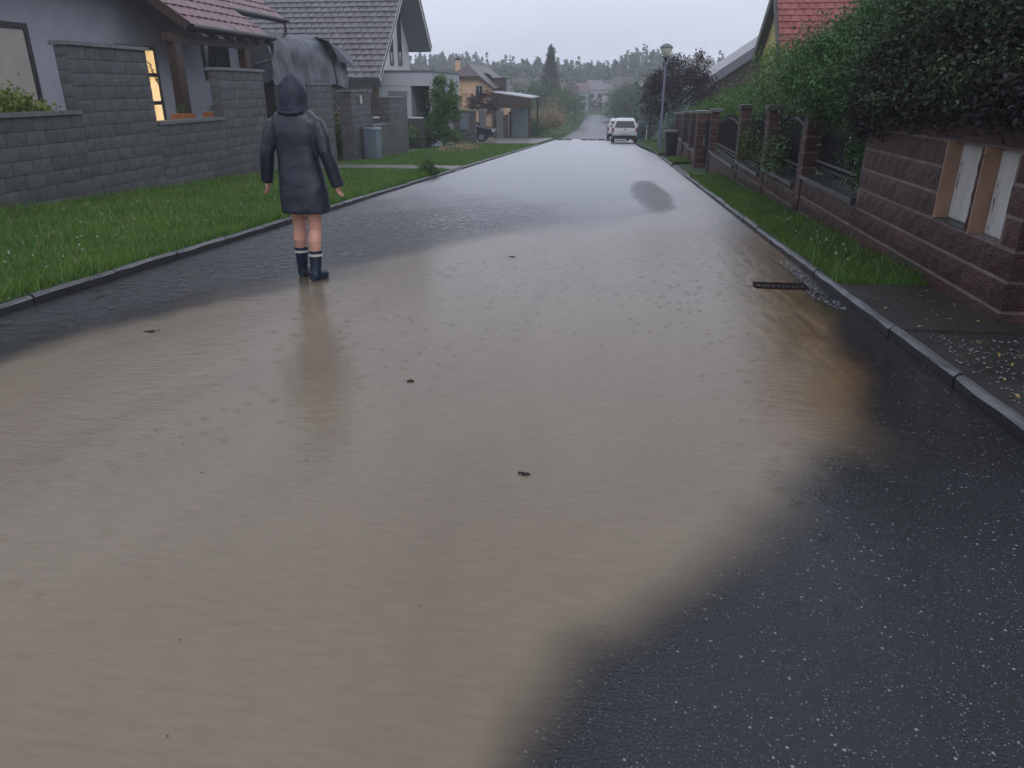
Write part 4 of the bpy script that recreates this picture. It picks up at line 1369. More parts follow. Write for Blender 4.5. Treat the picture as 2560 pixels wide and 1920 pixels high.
plant('verge_plant', 'straggly pinkish dead plants on the far left verge', 'plant', (-6.6, 34.8, gz(34.8) + .08),
      [(0, 0, .16, .7, 1.6, .18), (-.5, -1.5, .18, .5, 1.2, .18)], 500, .10, M['gold_leaf'], trunk=.02, up=.1)
plant('verge_weed', 'tuft of tall weeds growing over the left kerb ahead of the person', 'weed', (-4.5, 18.4, gz(18.4) + .05),
      [(0, 0, .2, .18, .3, .22), (.05, .2, .12, .15, .25, .15)], 700, .10, M['green_leaf'], trunk=.012, asp=.2, up=.0)
plant('gate_bush', 'dark green bush on the corner of the wide concrete driveway', 'bush', (-6.4, 63.5, gz(63.5) + .07),
      [(0, 0, .6, .6, .7, .6)], 1400, .13, M['dark_leaf'], trunk=.04)
plant('golden_bush', 'round straw-coloured bush on the left verge beyond the driveway', 'bush', (-6.4, 76, gz(76) + .07),
      [(0, 0, 1.7, 1.5, 1.5, 1.1), (-.6, 0, 1.2, 1.0, 1.2, .9), (.6, .2, 1.2, 1.0, 1.2, .9)], 5000, .17, M['gold_leaf'], trunk=.08, up=.2)
plant('verge_bush', 'green bush in front of the round straw-coloured bush', 'bush', (-7.6, 72, gz(72) + .07),
      [(0, 0, .7, .8, .9, .7), (.8, .4, .5, .6, .8, .5)], 2200, .15, M['green_leaf'], trunk=.05)
for i, (x, y, s, lab, mm) in enumerate([(-7.2, 96, 1.7, 'green tree left of the road just past the straw-coloured bush', 'green_leaf'),
                                        (-5.6, 112, 1.55, 'low rounded green tree nearest the far bend on the left', 'green_leaf'),
                                        (-9.5, 108, 2.3, 'dark green tree standing below the tall fir', 'dark_leaf'),
                                        (-12.5, 116, 2.6, 'dark green tree left of the tall fir', 'dark_leaf'),
                                        (-18.5, 118, 3.0, 'large green tree behind the orange house', 'dark_leaf'),
                                        (-25, 126, 3.2, 'broad green tree behind the roof of the orange house', 'green_leaf')]):
    plant('roadside_tree', lab, 'tree', (x, y, gz(y) + .07),
          [(0, 0, 1.3 * s, s, s, s * .9), (.5 * s, 0, 2.0 * s, s * .8, s * .8, s * .7), (-.6 * s, 0, 1.5 * s, s * .8, s, s * .7), (.2 * s, 0, .7 * s, s, s, s * .6)], 4500, .10 * s, M[mm], trunk=.07 * s, stem='trunk', crown='crown')
fir('fir_tree', 'tall dark fir standing above everything left of the road', (-11.2, 138, gz(138)), 12.2, 3.9, M['fir_leaf'])
plant('purple_shrub', 'small purple-leaved tree in front of the orange wall', 'tree', (-9.6, 57, gz(57) + .07),
      [(0, 0, 2.7, 1.0, 1.0, .75), (.5, 0, 2.2, .7, .8, .5), (-.6, 0, 2.4, .6, .7, .5)], 2200, .16, M['plum_leaf'], trunk=.06, stem='trunk', crown='crown')

# ------------------------------------------------------------------ house 3: orange
h3 = thing('house', 'orange rendered house with dark half-hipped roof and chimney', 'house')
Y3 = 62
ax_, ex, ez, az, hz = -11.8, -9.45, 1.35, 3.15, 2.0
b = MB()
xl, xr = 2 * ax_ - ex, ex
hw = .95
b.add([(xl + .4, Y3, -2.6), (xr - .25, Y3, -2.6), (xr - .25, Y3, ez + .1), (ax_ + hw, Y3, hz + .18), (ax_ - hw, Y3, hz + .18), (xl + .4, Y3, ez + .1),
       (xl + .4, Y3 + 11, -2.6), (xr - .25, Y3 + 11, -2.6), (xr - .25, Y3 + 11, ez + .1), (ax_ + hw, Y3 + 11, hz + .18), (ax_ - hw, Y3 + 11, hz + .18), (xl + .4, Y3 + 11, ez + .1)],
      [(0, 1, 2, 3, 4, 5), (6, 11, 10, 9, 8, 7), (1, 7, 8, 2), (0, 5, 11, 6), (2, 8, 9, 3), (3, 9, 10, 4), (4, 10, 11, 5)])
b.obj('wall', M['orange'], h3)
xh = hw + .25
hzz = az - (az - ez) * xh / (ex - ax_ + .0)
b = MB()
b.add([(ax_, Y3 + 1.4, az), (ax_, Y3 + 11.5, az), (xr, Y3 + 11.5, ez), (xr, Y3 - .4, ez), (ax_ + xh, Y3 - .4, hzz), (ax_ - xh, Y3 - .4, hzz), (xl, Y3 - .4, ez), (xl, Y3 + 11.5, ez)],
      [(0, 4, 3, 2, 1), (0, 1, 7, 6, 5), (0, 5, 4)])
b.add([(ax_, Y3 + 1.4, az - .16), (ax_, Y3 + 11.5, az - .16), (xr, Y3 + 11.5, ez - .16), (xr, Y3 - .4, ez - .16), (ax_ + xh, Y3 - .4, hzz - .16), (ax_ - xh, Y3 - .4, hzz - .16), (xl, Y3 - .4, ez - .16), (xl, Y3 + 11.5, ez - .16)],
      [(0, 1, 2, 3, 4), (0, 5, 6, 7, 1), (0, 4, 5)])
b.add([(ax_ + xh, Y3 - .41, hzz), (xr, Y3 - .41, ez), (xr, Y3 - .41, ez - .17), (ax_ + xh, Y3 - .41, hzz - .17)], [(0, 3, 2, 1)])
b.add([(ax_ - xh, Y3 - .41, hzz), (xl, Y3 - .41, ez), (xl, Y3 - .41, ez - .17), (ax_ - xh, Y3 - .41, hzz - .17)], [(0, 1, 2, 3)])
b.add([(ax_ - xh, Y3 - .41, hzz), (ax_ + xh, Y3 - .41, hzz), (ax_ + xh, Y3 - .41, hzz - .17), (ax_ - xh, Y3 - .41, hzz - .17)], [(0, 3, 2, 1)])
b.obj('roof', M['browntile'], h3)
b = MB(); b.add([(-18.5, Y3 + 3, .8), (-12, Y3 + 3, .8), (-12, Y3 + 6, 2.75), (-18.5, Y3 + 6, 2.75), (-18.5, Y3 + 9, .8), (-12, Y3 + 9, .8)], [(0, 1, 2, 3), (3, 2, 5, 4), (0, 3, 4)]); b.obj('roof', M['browntile'], h3)
MB().box(-18.3, -12, Y3 + 3.3, Y3 + 8.7, -2.6, .85).obj('wall', M['orange'], h3)
b = MB(); b.box(-13.3, -12.95, Y3 + 3.6, Y3 + 4.0, 1.4, 3.5); co = b.obj('chimney', M['orange'], h3)
MB().box(-13.34, -12.91, Y3 + 3.56, Y3 + 4.04, 3.502, 3.66).obj('chimney_cap', M['browntile'], co)
b = MB(); b.add([(-14.7, Y3 + 4.05, 1.62), (-14.2, Y3 + 4.05, 1.62), (-14.2, Y3 + 4.75, 2.08), (-14.7, Y3 + 4.75, 2.08)], [(0, 1, 2, 3)]); b.obj('skylight', M['frame_white'], h3)
window_y(h3, Y3, -13.0, -12.5, .7, 1.5, frame=M['frame_white'], bars=0, fw=.05)
window_y(h3, Y3, -11.0, -10.4, .55, 1.55, frame=M['frame_white'], bars=1, fw=.05)
window_y(h3, Y3, -12.1, -11.2, -1.4, -.35, frame=M['frame_white'], bars=1, fw=.05)
b = MB(); b.box(-10.6, -9.1, Y3 + 4, Y3 + 6.5, .9, 2.15); dm_ = b.obj('dormer', M['browntile'], h3)
b = MB(); b.add([(-11.1, Y3 + 3.8, 2.55), (-8.95, Y3 + 3.8, 2.16), (-8.95, Y3 + 6.7, 2.16), (-11.1, Y3 + 6.7, 2.55)], [(0, 1, 2, 3)]); b.obj('dormer_roof', M['browntile'], dm_)
window(dm_, -9.1, Y3 + 4.5, Y3 + 6.0, 1.1, 2.0, frame=M['frame_white'], bars=1)
cp = thing('carport', 'brown timber carport with flat roof beside the orange house', 'carport')
b = MB(); b.add([(-9.6, Y3 - 1, 1.05), (-6.5, Y3 - 1, .62), (-6.5, Y3 + 6, .62), (-9.6, Y3 + 6, 1.05), (-9.6, Y3 - 1, 1.13), (-6.5, Y3 - 1, .70), (-6.5, Y3 + 6, .70), (-9.6, Y3 + 6, 1.13)],
                [(0, 3, 2, 1), (4, 5, 6, 7), (0, 1, 5, 4), (1, 2, 6, 5), (2, 3, 7, 6), (3, 0, 4, 7)]); b.obj('roof', M['fascia'], cp)
b = MB(); b.add([(-9.6, Y3 - 1.03, 1.04), (-6.5, Y3 - 1.03, .61), (-6.5, Y3 - 1.03, -.05), (-9.6, Y3 - 1.03, .1)], [(0, 3, 2, 1)]); b.box(-9.6, -6.5, Y3 - 1.0, Y3 - .95, -.1, .55); b.obj('fascia', M['wood'], cp)
for x, y in ((-9.45, Y3 - .9), (-6.7, Y3 - .9), (-6.7, Y3 + 5.8)): MB().box(x, x + .18, y, y + .18, -2.6, .6).obj('carport_post', M['wood'], cp)
MB().box(-8.2, -6.75, Y3 + 1, Y3 + 1.1, -2.6, -.05).obj('side_wall', M['silver'], cp)

# far-left walls, posts and the nose of a parked car
gw = thing('boundary_wall', 'grey block boundary wall with a metal panel beside the dark car', 'wall')
core(gw, 'wall_core', M['mortar_grey'], -10.1, -8.2, 46.012, 46.3, -2.1, .058)
GB.face_y(gw, 46.0, -10.1, -8.2, -1.94, .06)
GB.face(gw, -8.19, 46.0, 46.3, -1.94, .06)
for i in range(3): slab(gw, -10.14 + .665 * i, -10.14 + .665 * i + .66, 45.95, 46.35, .06)
MB().box(-9.15, -8.6, 45.93, 45.98, -.95, -.05).obj('metal_panel', M['silver'], gw)
for i, (y, x, lab) in enumerate([(54.5, -9.2, 'pale grey gate post right of the dark parked car'), (61.0, -8.9, 'pale grey post at the near side of the carport'), (64.5, -8.4, 'pale grey post in front of the carport wall'), (69.5, -8.0, 'farthest pale grey post on the left side')]):
    t = thing('gate_post', lab, 'post', (x, y, gz(y)), 0, 'pale grey posts along the far driveway')
    b = MB(); b.box(-.25, .25, -.25, .25, -.1, 2.0); b.obj('shaft', M['cap'], t)
    MB().box(-.3, .3, -.3, .3, 2.002, 2.1, .05).obj('post_cap', M['cap'], t)
for i, (y0, y1, x, lab) in enumerate([(46.4, 54.2, -12.2, 'dark grey slatted gate behind the dark parked car'), (61.4, 64.2, -8.7, 'dark slatted gate between the pale posts by the carport'), (64.9, 69.2, -8.25, 'dark slatted gate panel at the far end of the pale posts')]):
    t = thing('slatted_gate', lab, 'gate', (x, y0, gz(y1)), 0, 'dark slatted gates on the far left')
    s_ = MB().box(-.02, .02, 0, y1 - y0, 0, .2).mesh('slat', M['frame_dark'])
    for k in range(7): mesh_obj('slat', s_, t, (0, 0, .25 + .235 * k))
    b = MB(); b.box(-.06, -.021, .1, .18, 0, 1.9); b.box(-.06, -.021, y1 - y0 - .18, y1 - y0 - .1, 0, 1.9); b.obj('gate_frame', M['frame_dark'], t)
gwall = thing('garden_wall', 'dark low garden wall with pale cap behind the young bright green tree', 'wall')
core(gwall, 'wall_core', M['mortar_grey'], -11.9, -9.4, 37.9, 38.15, -1.7, -.05)
for i in range(4): slab(gwall, -11.95 + .64 * i, -11.95 + .64 * i + .63, 37.85, 38.2, -.05, .06, M['fascia'])


# ------------------------------------------------------------------ cars
def car(name, label, loc, rz, paint, group=None, estate=True, W_=1.68):
    t = thing(name, label, 'car', loc, rz, group)
    # long axis Y: rear at y=0 facing -Y, nose at y=4.1
    Lc = 4.1
    hw = W_ / 2
    prof = [(.02, .34), (-.03, .55), (0, .80), (.06, .95), (.20, 1.38), (.42, 1.47), (1.3, 1.52), (2.3, 1.47), (2.55, 1.40), (3.15, .97), (3.9, .82), (4.08, .66), (4.1, .40), (4.0, .30), (.1, .28)]
    def hw_at(z, y):
        k = hw if z < .9 else hw - (z - .9) * .42
        if y > 3.7: k -= (y - 3.7) * .25
        if y < .15: k -= .04
        return k
    b = MB()
    n = len(prof)
    vs = []
    for s in (-1, 1):
        for (y, z) in prof: vs.append((s * hw_at(z, y), y, z))
    for s in (-.82, .82):
        for (y, z) in prof: vs.append((s * hw_at(z, y), y + (-.02 if y < .3 else .015 if y > 3.8 else 0), z + (.015 if z > 1.3 else 0)))
    # order: outer left 0..n, outer right n.., inner left 2n, inner right 3n
    fs = []
    for i in range(n):
        j = (i + 1) % n
        fs += [(i, j, 2 * n + j, 2 * n + i), (2 * n + i, 2 * n + j, 3 * n + j, 3 * n + i), (3 * n + i, 3 * n + j, n + j, n + i)]
    fs += [tuple(range(n))[::-1], tuple(range(n, 2 * n))]
    b.add(vs, fs)
    bo_ = b.obj('body', paint, t, smooth=False)
    md = bo_.modifiers.new('bevel', 'BEVEL'); md.width = .05; md.segments = 2; md.limit_method = 'ANGLE'; md.angle_limit = R(35)
    b = MB(); b.add([(-.66, .035, .97), (.66, .035, .97), (.53, .165, 1.38), (-.53, .165, 1.38)], [(0, 1, 2, 3)]); b.add([(-.66, .05, .97), (.66, .05, .97), (.53, .18, 1.38), (-.53, .18, 1.38)], [(3, 2, 1, 0)])
    b.obj('rear_window', M['glass'], t)
    b = MB(); b.add([(-.62, 3.12, 1.02), (.62, 3.12, 1.02), (.54, 2.60, 1.40), (-.54, 2.60, 1.40)], [(0, 1, 2, 3)]); b.obj('windscreen', M['glass'], t)
    for s in (-1, 1):
        for (y0, y1) in ((.5, 1.35), (1.43, 2.45)):
            b = MB(); xx = lambda z: s * (hw_at(z, 1) + .006)
            b.add([(xx(.98), y0, .98), (xx(.98), y1 + (.5 if y1 > 2 else 0), .98), (xx(1.4), y1, 1.4), (xx(1.4), y0 + .08, 1.4)], [(0, 1, 2, 3)]); b.obj('side_window', M['glass'], t)
        for y in (.75, 3.3):
            b = MB(); b.tube([(s * (hw - .19), y, .30), (s * (hw + .01), y, .30)], .30, 16); wh = b.obj('wheel', M['tyre'], t)
            b = MB(); b.tube([(s * (hw - .0), y, .30), (s * (hw + .018), y, .30)], .18, 12); b.obj('rim', M['silver'], wh)
        b = MB(); b.box(s * hw - .13 if s > 0 else s * hw + .01, s * hw - .01 if s > 0 else s * hw + .13, -.045, .06, .72, .98); b.obj('tail_light', M['redlight'], t)
        b = MB(); b.box(s * (hw - .2) - .17, s * (hw - .2) + .17, 3.98, 4.1, .60, .76); b.obj('headlight', M['chrome'], t)
        b = MB(); b.box(s * (hw + .02) - .07, s * (hw + .02) + .07, 2.55, 2.67, .98, 1.12); b.obj('mirror', paint, t)
    b = MB(); b.box(-hw + .08, hw - .08, -.075, .05, .30, .50); b.obj('bumper', M['tyre'], t)
    b = MB(); b.box(-.26, .26, -.085, -.076, .56, .67); b.obj('number_plate', M['plate'], t)
    b = MB(); b.box(-.05, .05, -.06, -.035, .84, .90); b.obj('tailgate_handle', M['tyre'], t)
    return t


car('parked_car', 'white hatchback parked at the right kerb, its tail towards us', (.72, 51.0, gz(51.0)), 0, M['whitecar'], 'white cars parked on the right')
car('parked_car', 'white car half hidden in front of the nearer white hatchback', (.36, 58.5, gz(58.5)), 0, M['whitecar'], 'white cars parked on the right')
car('parked_car', 'dark blue car whose nose pokes out of a driveway on the left', (-11.65, 49.3, gz(49.3) + .09), -math.pi / 2 + .05, M['darkcar'])

# ------------------------------------------------------------------ right hand houses
h4 = thing('house', 'yellow house with a bright red tiled roof and dark barge boards', 'house')
VX4 = 7.0
N4, A4, F4 = (36.4, 2.72), (39.1, 5.66), (42.9, 2.85)
X4 = 11.2
tiled(h4, (VX4, *N4), (X4, *N4), (VX4, *A4), (X4, *A4), M['brighttile'], .36, .36, lift=.05)
slope_slab(h4, 'roof_deck', M['darkwood'], VX4, X4, N4, A4, .2)
slope_slab(h4, 'roof_deck', M['darkwood'], VX4, X4, A4, F4, .2)
for (a, c) in ((N4, A4), (A4, F4)):
    b = MB(); b.bar((VX4 - .04, a[0], a[1] - .1), (VX4 - .04, c[0], c[1] - .1), .06, .42); b.obj('barge_board', M['darkwood'], h4)
b = MB()
b.add([(7.3, 36.9, -1.9), (7.3, 42.3, -1.9), (7.3, 42.3, 2.95), (7.3, 39.1, 5.42), (7.3, 36.9, 3.0), (10.9, 36.9, -1.9), (10.9, 42.3, -1.9), (10.9, 42.3, 2.95), (10.9, 39.1, 5.42), (10.9, 36.9, 3.0)],
      [(0, 4, 3, 2, 1), (5, 6, 7, 8, 9), (0, 5, 9, 4), (4, 9, 8, 3), (3, 8, 7, 2), (2, 7, 6, 1)])
b.obj('wall', M['yellow'], h4)
window_y(h4, 36.9, 8.2, 9.2, 1.0, 2.3, frame=M['frame_white'], bars=1)
b = MB(); b.tube([(VX4, 36.32, 2.66), (X4, 36.32, 2.66)], .08, 8); b.obj('gutter', M['frame_dark'], h4)
b = MB(); b.tube([(10.5, 36.4, 2.6), (10.55, 36.8, 2.2), (10.55, 36.8, -1.8)], .09, 8); b.obj('downpipe', M['frame_white'], h4)

h5 = thing('house', 'house with a long purple-grey roof slope left of the yellow house', 'house')
E5, A5 = (4.7, 1.35), (10.5, 5.2)
b = MB()
b.add([(E5[0], 50, E5[1]), (A5[0], 50, A5[1]), (A5[0], 60, A5[1]), (E5[0], 60, E5[1]), (E5[0], 50, E5[1] - .14), (A5[0], 50, A5[1] - .14), (A5[0], 60, A5[1] - .14), (E5[0], 60, E5[1] - .14)],
      [(0, 1, 2, 3), (4, 7, 6, 5), (0, 4, 5, 1), (0, 3, 7, 4)])
b.obj('roof', M['greytile'], h5)
b = MB(); b.bar((E5[0], 49.96, E5[1] - .32), (A5[0], 49.96, A5[1] - .32), .06, .42); b.obj('barge_board', M['soffit'], h5)
b = MB(); b.add([(5.6, 50.6, -2), (12, 50.6, -2), (12, 50.6, 4.8), (10.5, 50.6, 4.8), (5.6, 50.6, 1.6), (5.6, 60, -2), (5.6, 60, 1.6)], [(0, 1, 2, 3, 4), (0, 4, 6, 5)]); b.obj('wall', M['wood'], h5)

# purple grey roof seen above the vine, top right
h6 = thing('house', 'house whose grey roof edge shows above the green shrubs at the top right', 'house')
tiled(h6, (7.2, 24.5, 3.55), (12, 21.5, 3.55), (7.6, 27.5, 5.6), (12.6, 24.5, 5.6), M['greytile'], .4, .42)
b = MB(); b.add([(7.6, 25, -1), (12, 22.2, -1), (12, 22.2, 3.5), (7.6, 25, 3.5), (8.6, 27, -1), (8.6, 27, 3.5)], [(0, 1, 2, 3), (0, 3, 5, 4)]); b.obj('wall', M['render'], h6)

# ------------------------------------------------------------------ lamps
def lamp(label, x, y, H_=4.65):
    t = thing('street_lamp', label, 'street lamp', (x, y, gz(y) + .05), 0, 'globe street lamps on the right')
    b = MB(); b.tube([(0, 0, 0), (0, 0, 1.1), (0, 0, 1.15), (0, 0, H_ - .75)], [.075, .075, .05, .042], 12); b.obj('pole', M['pole'], t)
    b = MB(); b.loft([(0, 0, H_ - .78, .05, .05), (0, 0, H_ - .62, .075, .075), (0, 0, H_ - .58, .09, .09)], 12); b.obj('collar', M['black'], t)
    b = MB(); b.loft([(0, 0, H_ - .58, .085, .085), (0, 0, H_ - .46, .17, .17), (0, 0, H_ - .30, .25, .25), (0, 0, H_ - .21, .275, .275)], 20); b.obj('globe', M['globe'], t, smooth=True)
    b = MB(); b.loft([(0, 0, H_ - .21, .30, .30), (0, 0, H_ - .17, .30, .30), (0, 0, H_ - .08, .22, .22), (0, 0, H_ - .02, .10, .10), (0, 0, H_, .02, .02)], 20); b.obj('lid', M['soffit'], t, smooth=True)
    return t


lamp('nearest globe street lamp, in front of the dark red plum tree', 2.2, 37.3)
lamp('globe street lamp second nearest, its head left of the plum tree', 2.2, 72, 4.75)
lamp('globe street lamp third nearest along the right side', 2.2, 116, 4.85)
lamp('globe street lamp far down the road by the distant houses', .5, 185, 4.6)

# bins and small street things
bn = thing('wheelie_bin', 'black wheelie bin on the right verge beside the brick posts', 'bin', (2.28, 31.2, gz(31.2) + .03))
b = MB(); b.loft([(0, 0, .06, .20, .23), (0, 0, .9, .26, .30)], 24, sq=.45); b.obj('body', M['black'], bn)
b = MB(); b.loft([(0, 0, .902, .29, .33), (0, 0, .95, .29, .33), (0, .02, 1.02, .22, .26)], 24, sq=.45); b.obj('lid', M['black'], bn)
for s in (-1, 1):
    b = MB(); b.tube([(s * .18, .22, .1), (s * .24, .22, .1)], .1, 12); b.obj('wheel', M['tyre'], bn)
b = MB(); b.bar((-.2, .34, .93), (.2, .34, .93), .03); b.obj('handle', M['black'], bn)
bb = thing('recycling_bin', 'blue recycling bin on the verge to the right of the white hatchback', 'bin', (2.05, 60.5, gz(60.5) + .09))
b = MB(); b.loft([(0, 0, .0, .28, .3), (0, 0, 1.0, .36, .4)], 20, sq=.5); b.obj('body', M['blue'], bb)
b = MB(); b.loft([(0, 0, 1.0, .39, .43), (0, 0, 1.08, .38, .42), (0, 0, 1.3, .2, .22)], 20, sq=.5); b.obj('lid', M['blue'], bb)
wp = thing('marker_post', 'slim white marker post on the verge beside the blue bin', 'post', (2.35, 56.5, gz(56.5) + .09))
b = MB(); b.box(-.04, .04, -.04, .04, 0, 1.0, .005); b.obj('shaft', M['frame_white'], wp)
b = MB(); b.box(-.045, .045, -.045, .045, .8, .88); b.obj('band', M['black'], wp)
for i, (x, y, lab) in enumerate([(2.35, 41.5, 'slim grey stake leaning at the end of the brick fence'), (2.45, 39.0, 'slim grey stake nearest the wheelie bin, by the hedge')]):
    t = thing('garden_stake', lab, 'stake', (x, y, gz(y) + .09), 0, 'grey stakes at the end of the fence')
    b = MB(); b.tube([(0, 0, 0), (.05, 0, 1.6)], .03, 6); b.obj('rod', M['silver'], t)
    b = MB(); b.ball((.05, 0, 1.62), .045, 8, 6); b.obj('tip', M['silver'], t)

# speed bump
sb = thing('speed_bump', 'dark broken speed bump lying across the wet road before the parked cars', 'speed bump', (0, 58.8, gz(58.8)))
seg = MB(); seg.loft([(0, 0, 0, .30, .2), (0, 0, .07, .28, .16), (0, 0, .11, .24, .06)], 12, sq=.5)
seg_me = seg.mesh('rubber_segment', M['black'])
for k in range(7):
    if k == 2: continue
    mesh_obj('rubber_segment', seg_me, sb, (-4.0 + .62 * k, rng.uniform(-.1, .1), .008 - .03 * rng.random()))

# drain
dr = thing('drain_grate', 'dark drain opening in the muddy water by the right kerb', 'drain', (1.5, 6.5, gz(6.5) + .010))
b = MB(); b.box(-.22, .22, -.09, -.07, 0, .014).box(-.22, .22, .07, .09, 0, .014).box(-.22, -.2, -.07, .07, 0, .014).box(.2, .22, -.07, .07, 0, .014); b.obj('drain_frame', M['mud_iron'], dr)
MB().box(-.2, .2, -.07, .07, -.004, .002).obj('drain_pit', M['black'], dr)
bm_ = MB().box(-.008, .008, -.07, .07, .003, .010).mesh('grate_bar', M['mud_iron'])
for k in range(9): mesh_obj('grate_bar', bm_, dr, (-.16 + .04 * k, 0, 0))
# foam where the water rushes past the drain and at the driveway
fpts = []
for k in range(520):
    u = rng.random()
    fpts.append((1.84 - .10 * rng.random() - .12 * math.exp(-((u - .25) / .12) ** 2) * rng.random(), 5.7 + 2.1 * u, 0))
for k in range(260):
    fpts.append((1.75 + .5 * rng.random(), 20.0 + rng.normal() * .35, .012))
fa = np.array(fpts)
fa[:, 2] += np.array([gz(y) for y in fa[:, 1]]) + .012
fo = leaves('foam', fa, .014, M['foam'], up=3, asp=.7)
fo['kind'] = 'stuff'
# floating bits
for i, (x, y, s, lab) in enumerate([(-3.01, 4.37, 0.032, 'dark clump of debris floating near the left edge of the muddy water'),
                                    (-1.04, 3.64, 0.015, 'small brown leaf clump floating in the middle of the muddy water'),
                                    (-.99, 7.62, 0.015, 'small dark twig clump floating farther out, right of the person'),
                                    (-.30, 2.61, 0.014, 'brown twig floating nearest the camera in the muddy water')]):
    t = thing('debris', lab, 'debris', (x, y, gz(y) + .006), 0, 'debris floating on the flood')
    b = MB()
    for k in range(7):
        a = rng.uniform(0, 6.28)
        q = rng.normal(size=2) * s * .6
        b.tube([(q[0], q[1] * .4, .002), (q[0] + math.cos(a) * s, q[1] * .4 + math.sin(a) * s * .5, .008), (q[0] + 1.8 * math.cos(a) * s, q[1] * .4 + math.sin(a) * s, .003)], [.003, .005, .002], 5)
    b.obj('twigs', M['debris'], t)
    C = rng.normal(size=(5, 3)) * np.array([s, s * .4, 0]) + np.array([0, 0, .008])
    leaves('leaf_scraps', C, s * .55, M['debris'], t, up=3, kind='stuff')

n = 170
fx = np.stack([rng.uniform(-4, 1.5, n), 1.0 + 11 * rng.random(n) ** 1.3, np.zeros(n)], 1)
fx = fx[poly_sd(fx[:, :2], POLY) > .1]
fx[:, 2] = [gz(y) + .009 for y in fx[:, 1]]
leaves('floating_specks', fx, .010, M['debris'], up=4, asp=.5)
# gravel and leaf litter on the near right drive
n = 1500
gp = np.stack([rng.uniform(2.0, 3.1, n), 1.8 + 3.0 * rng.random(n) ** 1.2, np.zeros(n)], 1)
gp[:, 2] = [gz(y) + .075 for y in gp[:, 1]]
oct_v = np.array([(1, 0, 0), (0, 1, 0), (-1, 0, 0), (0, -1, 0), (0, 0, .7), (0, 0, -.4)])
oct_f = np.array([(0, 1, 4), (1, 2, 4), (2, 3, 4), (3, 0, 4), (1, 0, 5), (2, 1, 5), (3, 2, 5), (0, 3, 5)])
ss = rng.uniform(.004, .014, n)
V = (oct_v[None] * rng.uniform(.6, 1.3, (n, 6, 3)) * ss[:, None, None] + gp[:, None]).reshape(-1, 3)
F = (oct_f[None] + (np.arange(n) * 6)[:, None, None]).reshape(-1, 3)
sp(mesh_obj('gravel', np_mesh('gravel', V, F, M['gravel'])), kind='stuff')
lp = np.stack([rng.uniform(2.0, 2.6, 60), rng.uniform(3, 6.2, 60), np.zeros(60)], 1)
lp[:, 2] = [gz(y) + .09 for y in lp[:, 1]]
leaves('leaf_litter', lp, .035, M['litter'], up=3)


# ------------------------------------------------------------------ grass
def grass(name, boxes, m, h, wdt):
    allV = []
    for (x0, x1, y0, y1, n, dz) in boxes:
        x = rng.uniform(x0, x1, n)
        y = y0 + (y1 - y0) * rng.random(n) ** 1.25
        cl_ = .5 + .5 * np.sin(x * 2.3 + 1.1 * np.sin(y * 1.7)) * np.sin(y * 2.1 + x)
        z = np.array([gz(q) for q in y]) + dz
        a = rng.uniform(0, 6.28, n)
        hh = h * rng.uniform(.5, 1.2, n) * (.75 + .5 * cl_)
        ww = wdt * rng.uniform(.7, 1.3, n) * (1 + y * .03)
        la = rng.uniform(0, 6.28, n)
        le = hh * rng.uniform(.2, .9, n)
        p0 = np.stack([x - np.cos(a) * ww, y - np.sin(a) * ww, z], 1)
        p1 = np.stack([x + np.cos(a) * ww, y + np.sin(a) * ww, z], 1)
        p2 = np.stack([x + np.cos(la) * le, y + np.sin(la) * le, z + hh], 1)
        allV.append(np.stack([p0, p1, p2], 1).reshape(-1, 3))
    V = np.concatenate(allV)
    F = np.arange(len(V)).reshape(-1, 3)
    return sp(mesh_obj(name, np_mesh(name, V, F, m)), kind='stuff')


grass('grass', [(-8.55, LK - .10, 3.0, 13, 95000, .066), (-8.55, LK - .10, 13, 20.6, 30000, .066), (-8.55, LK - .10, 22.3, 46, 30000, .066), (RK + .09, 2.66, 6.35, 19.6, 26000, .066),
                (RK + .1, 2.6, 25.8, 29.5, 3000, .09), (1.9, 4, 33, 60, 9000, .09), (-9, LK - .4, 62, 120, 12000, .09)], M['grass'], .066, .0042)
grass('tall_grass', [(-8.55, -8.2, 9, 18.5, 2200, .09), (2.45, 2.66, 6.4, 19.5, 1500, .09), (LK - .16, LK - .03, 4, 20, 3000, .08), (RK + .03, RK + .14, 6.4, 19.5, 900, .08), (-8.3, -5, 5, 18, 1500, .09)], M['grass'], .13, .004)
grass('dry_grass', [(-8.5, LK - .03, 3.5, 18, 2200, .09), (RK + .05, 2.6, 6.4, 19, 400, .09)], M['straw'], .08, .004)
cv = np.stack([rng.uniform(-8.0, -4.7, 110), 4.5 + 7 * rng.random(110), np.zeros(110)], 1)
cv[:, 2] = [gz(y) + .16 for y in cv[:, 1]]
leaves('clover_flowers', np.repeat(cv, 3, 0) + rng.normal(size=(330, 3)) * .006, .020, M['clover'], up=.5, asp=.9)
cw = np.stack([rng.uniform(2.15, 2.5, 25), 7 + 4 * rng.random(25), np.zeros(25)], 1)
cw[:, 2] = [gz(y) + .16 for y in cw[:, 1]]
leaves('clover_flowers', np.repeat(cw, 3, 0) + rng.normal(size=(75, 3)) * .005, .022, M['clover'], up=.5, asp=.9)

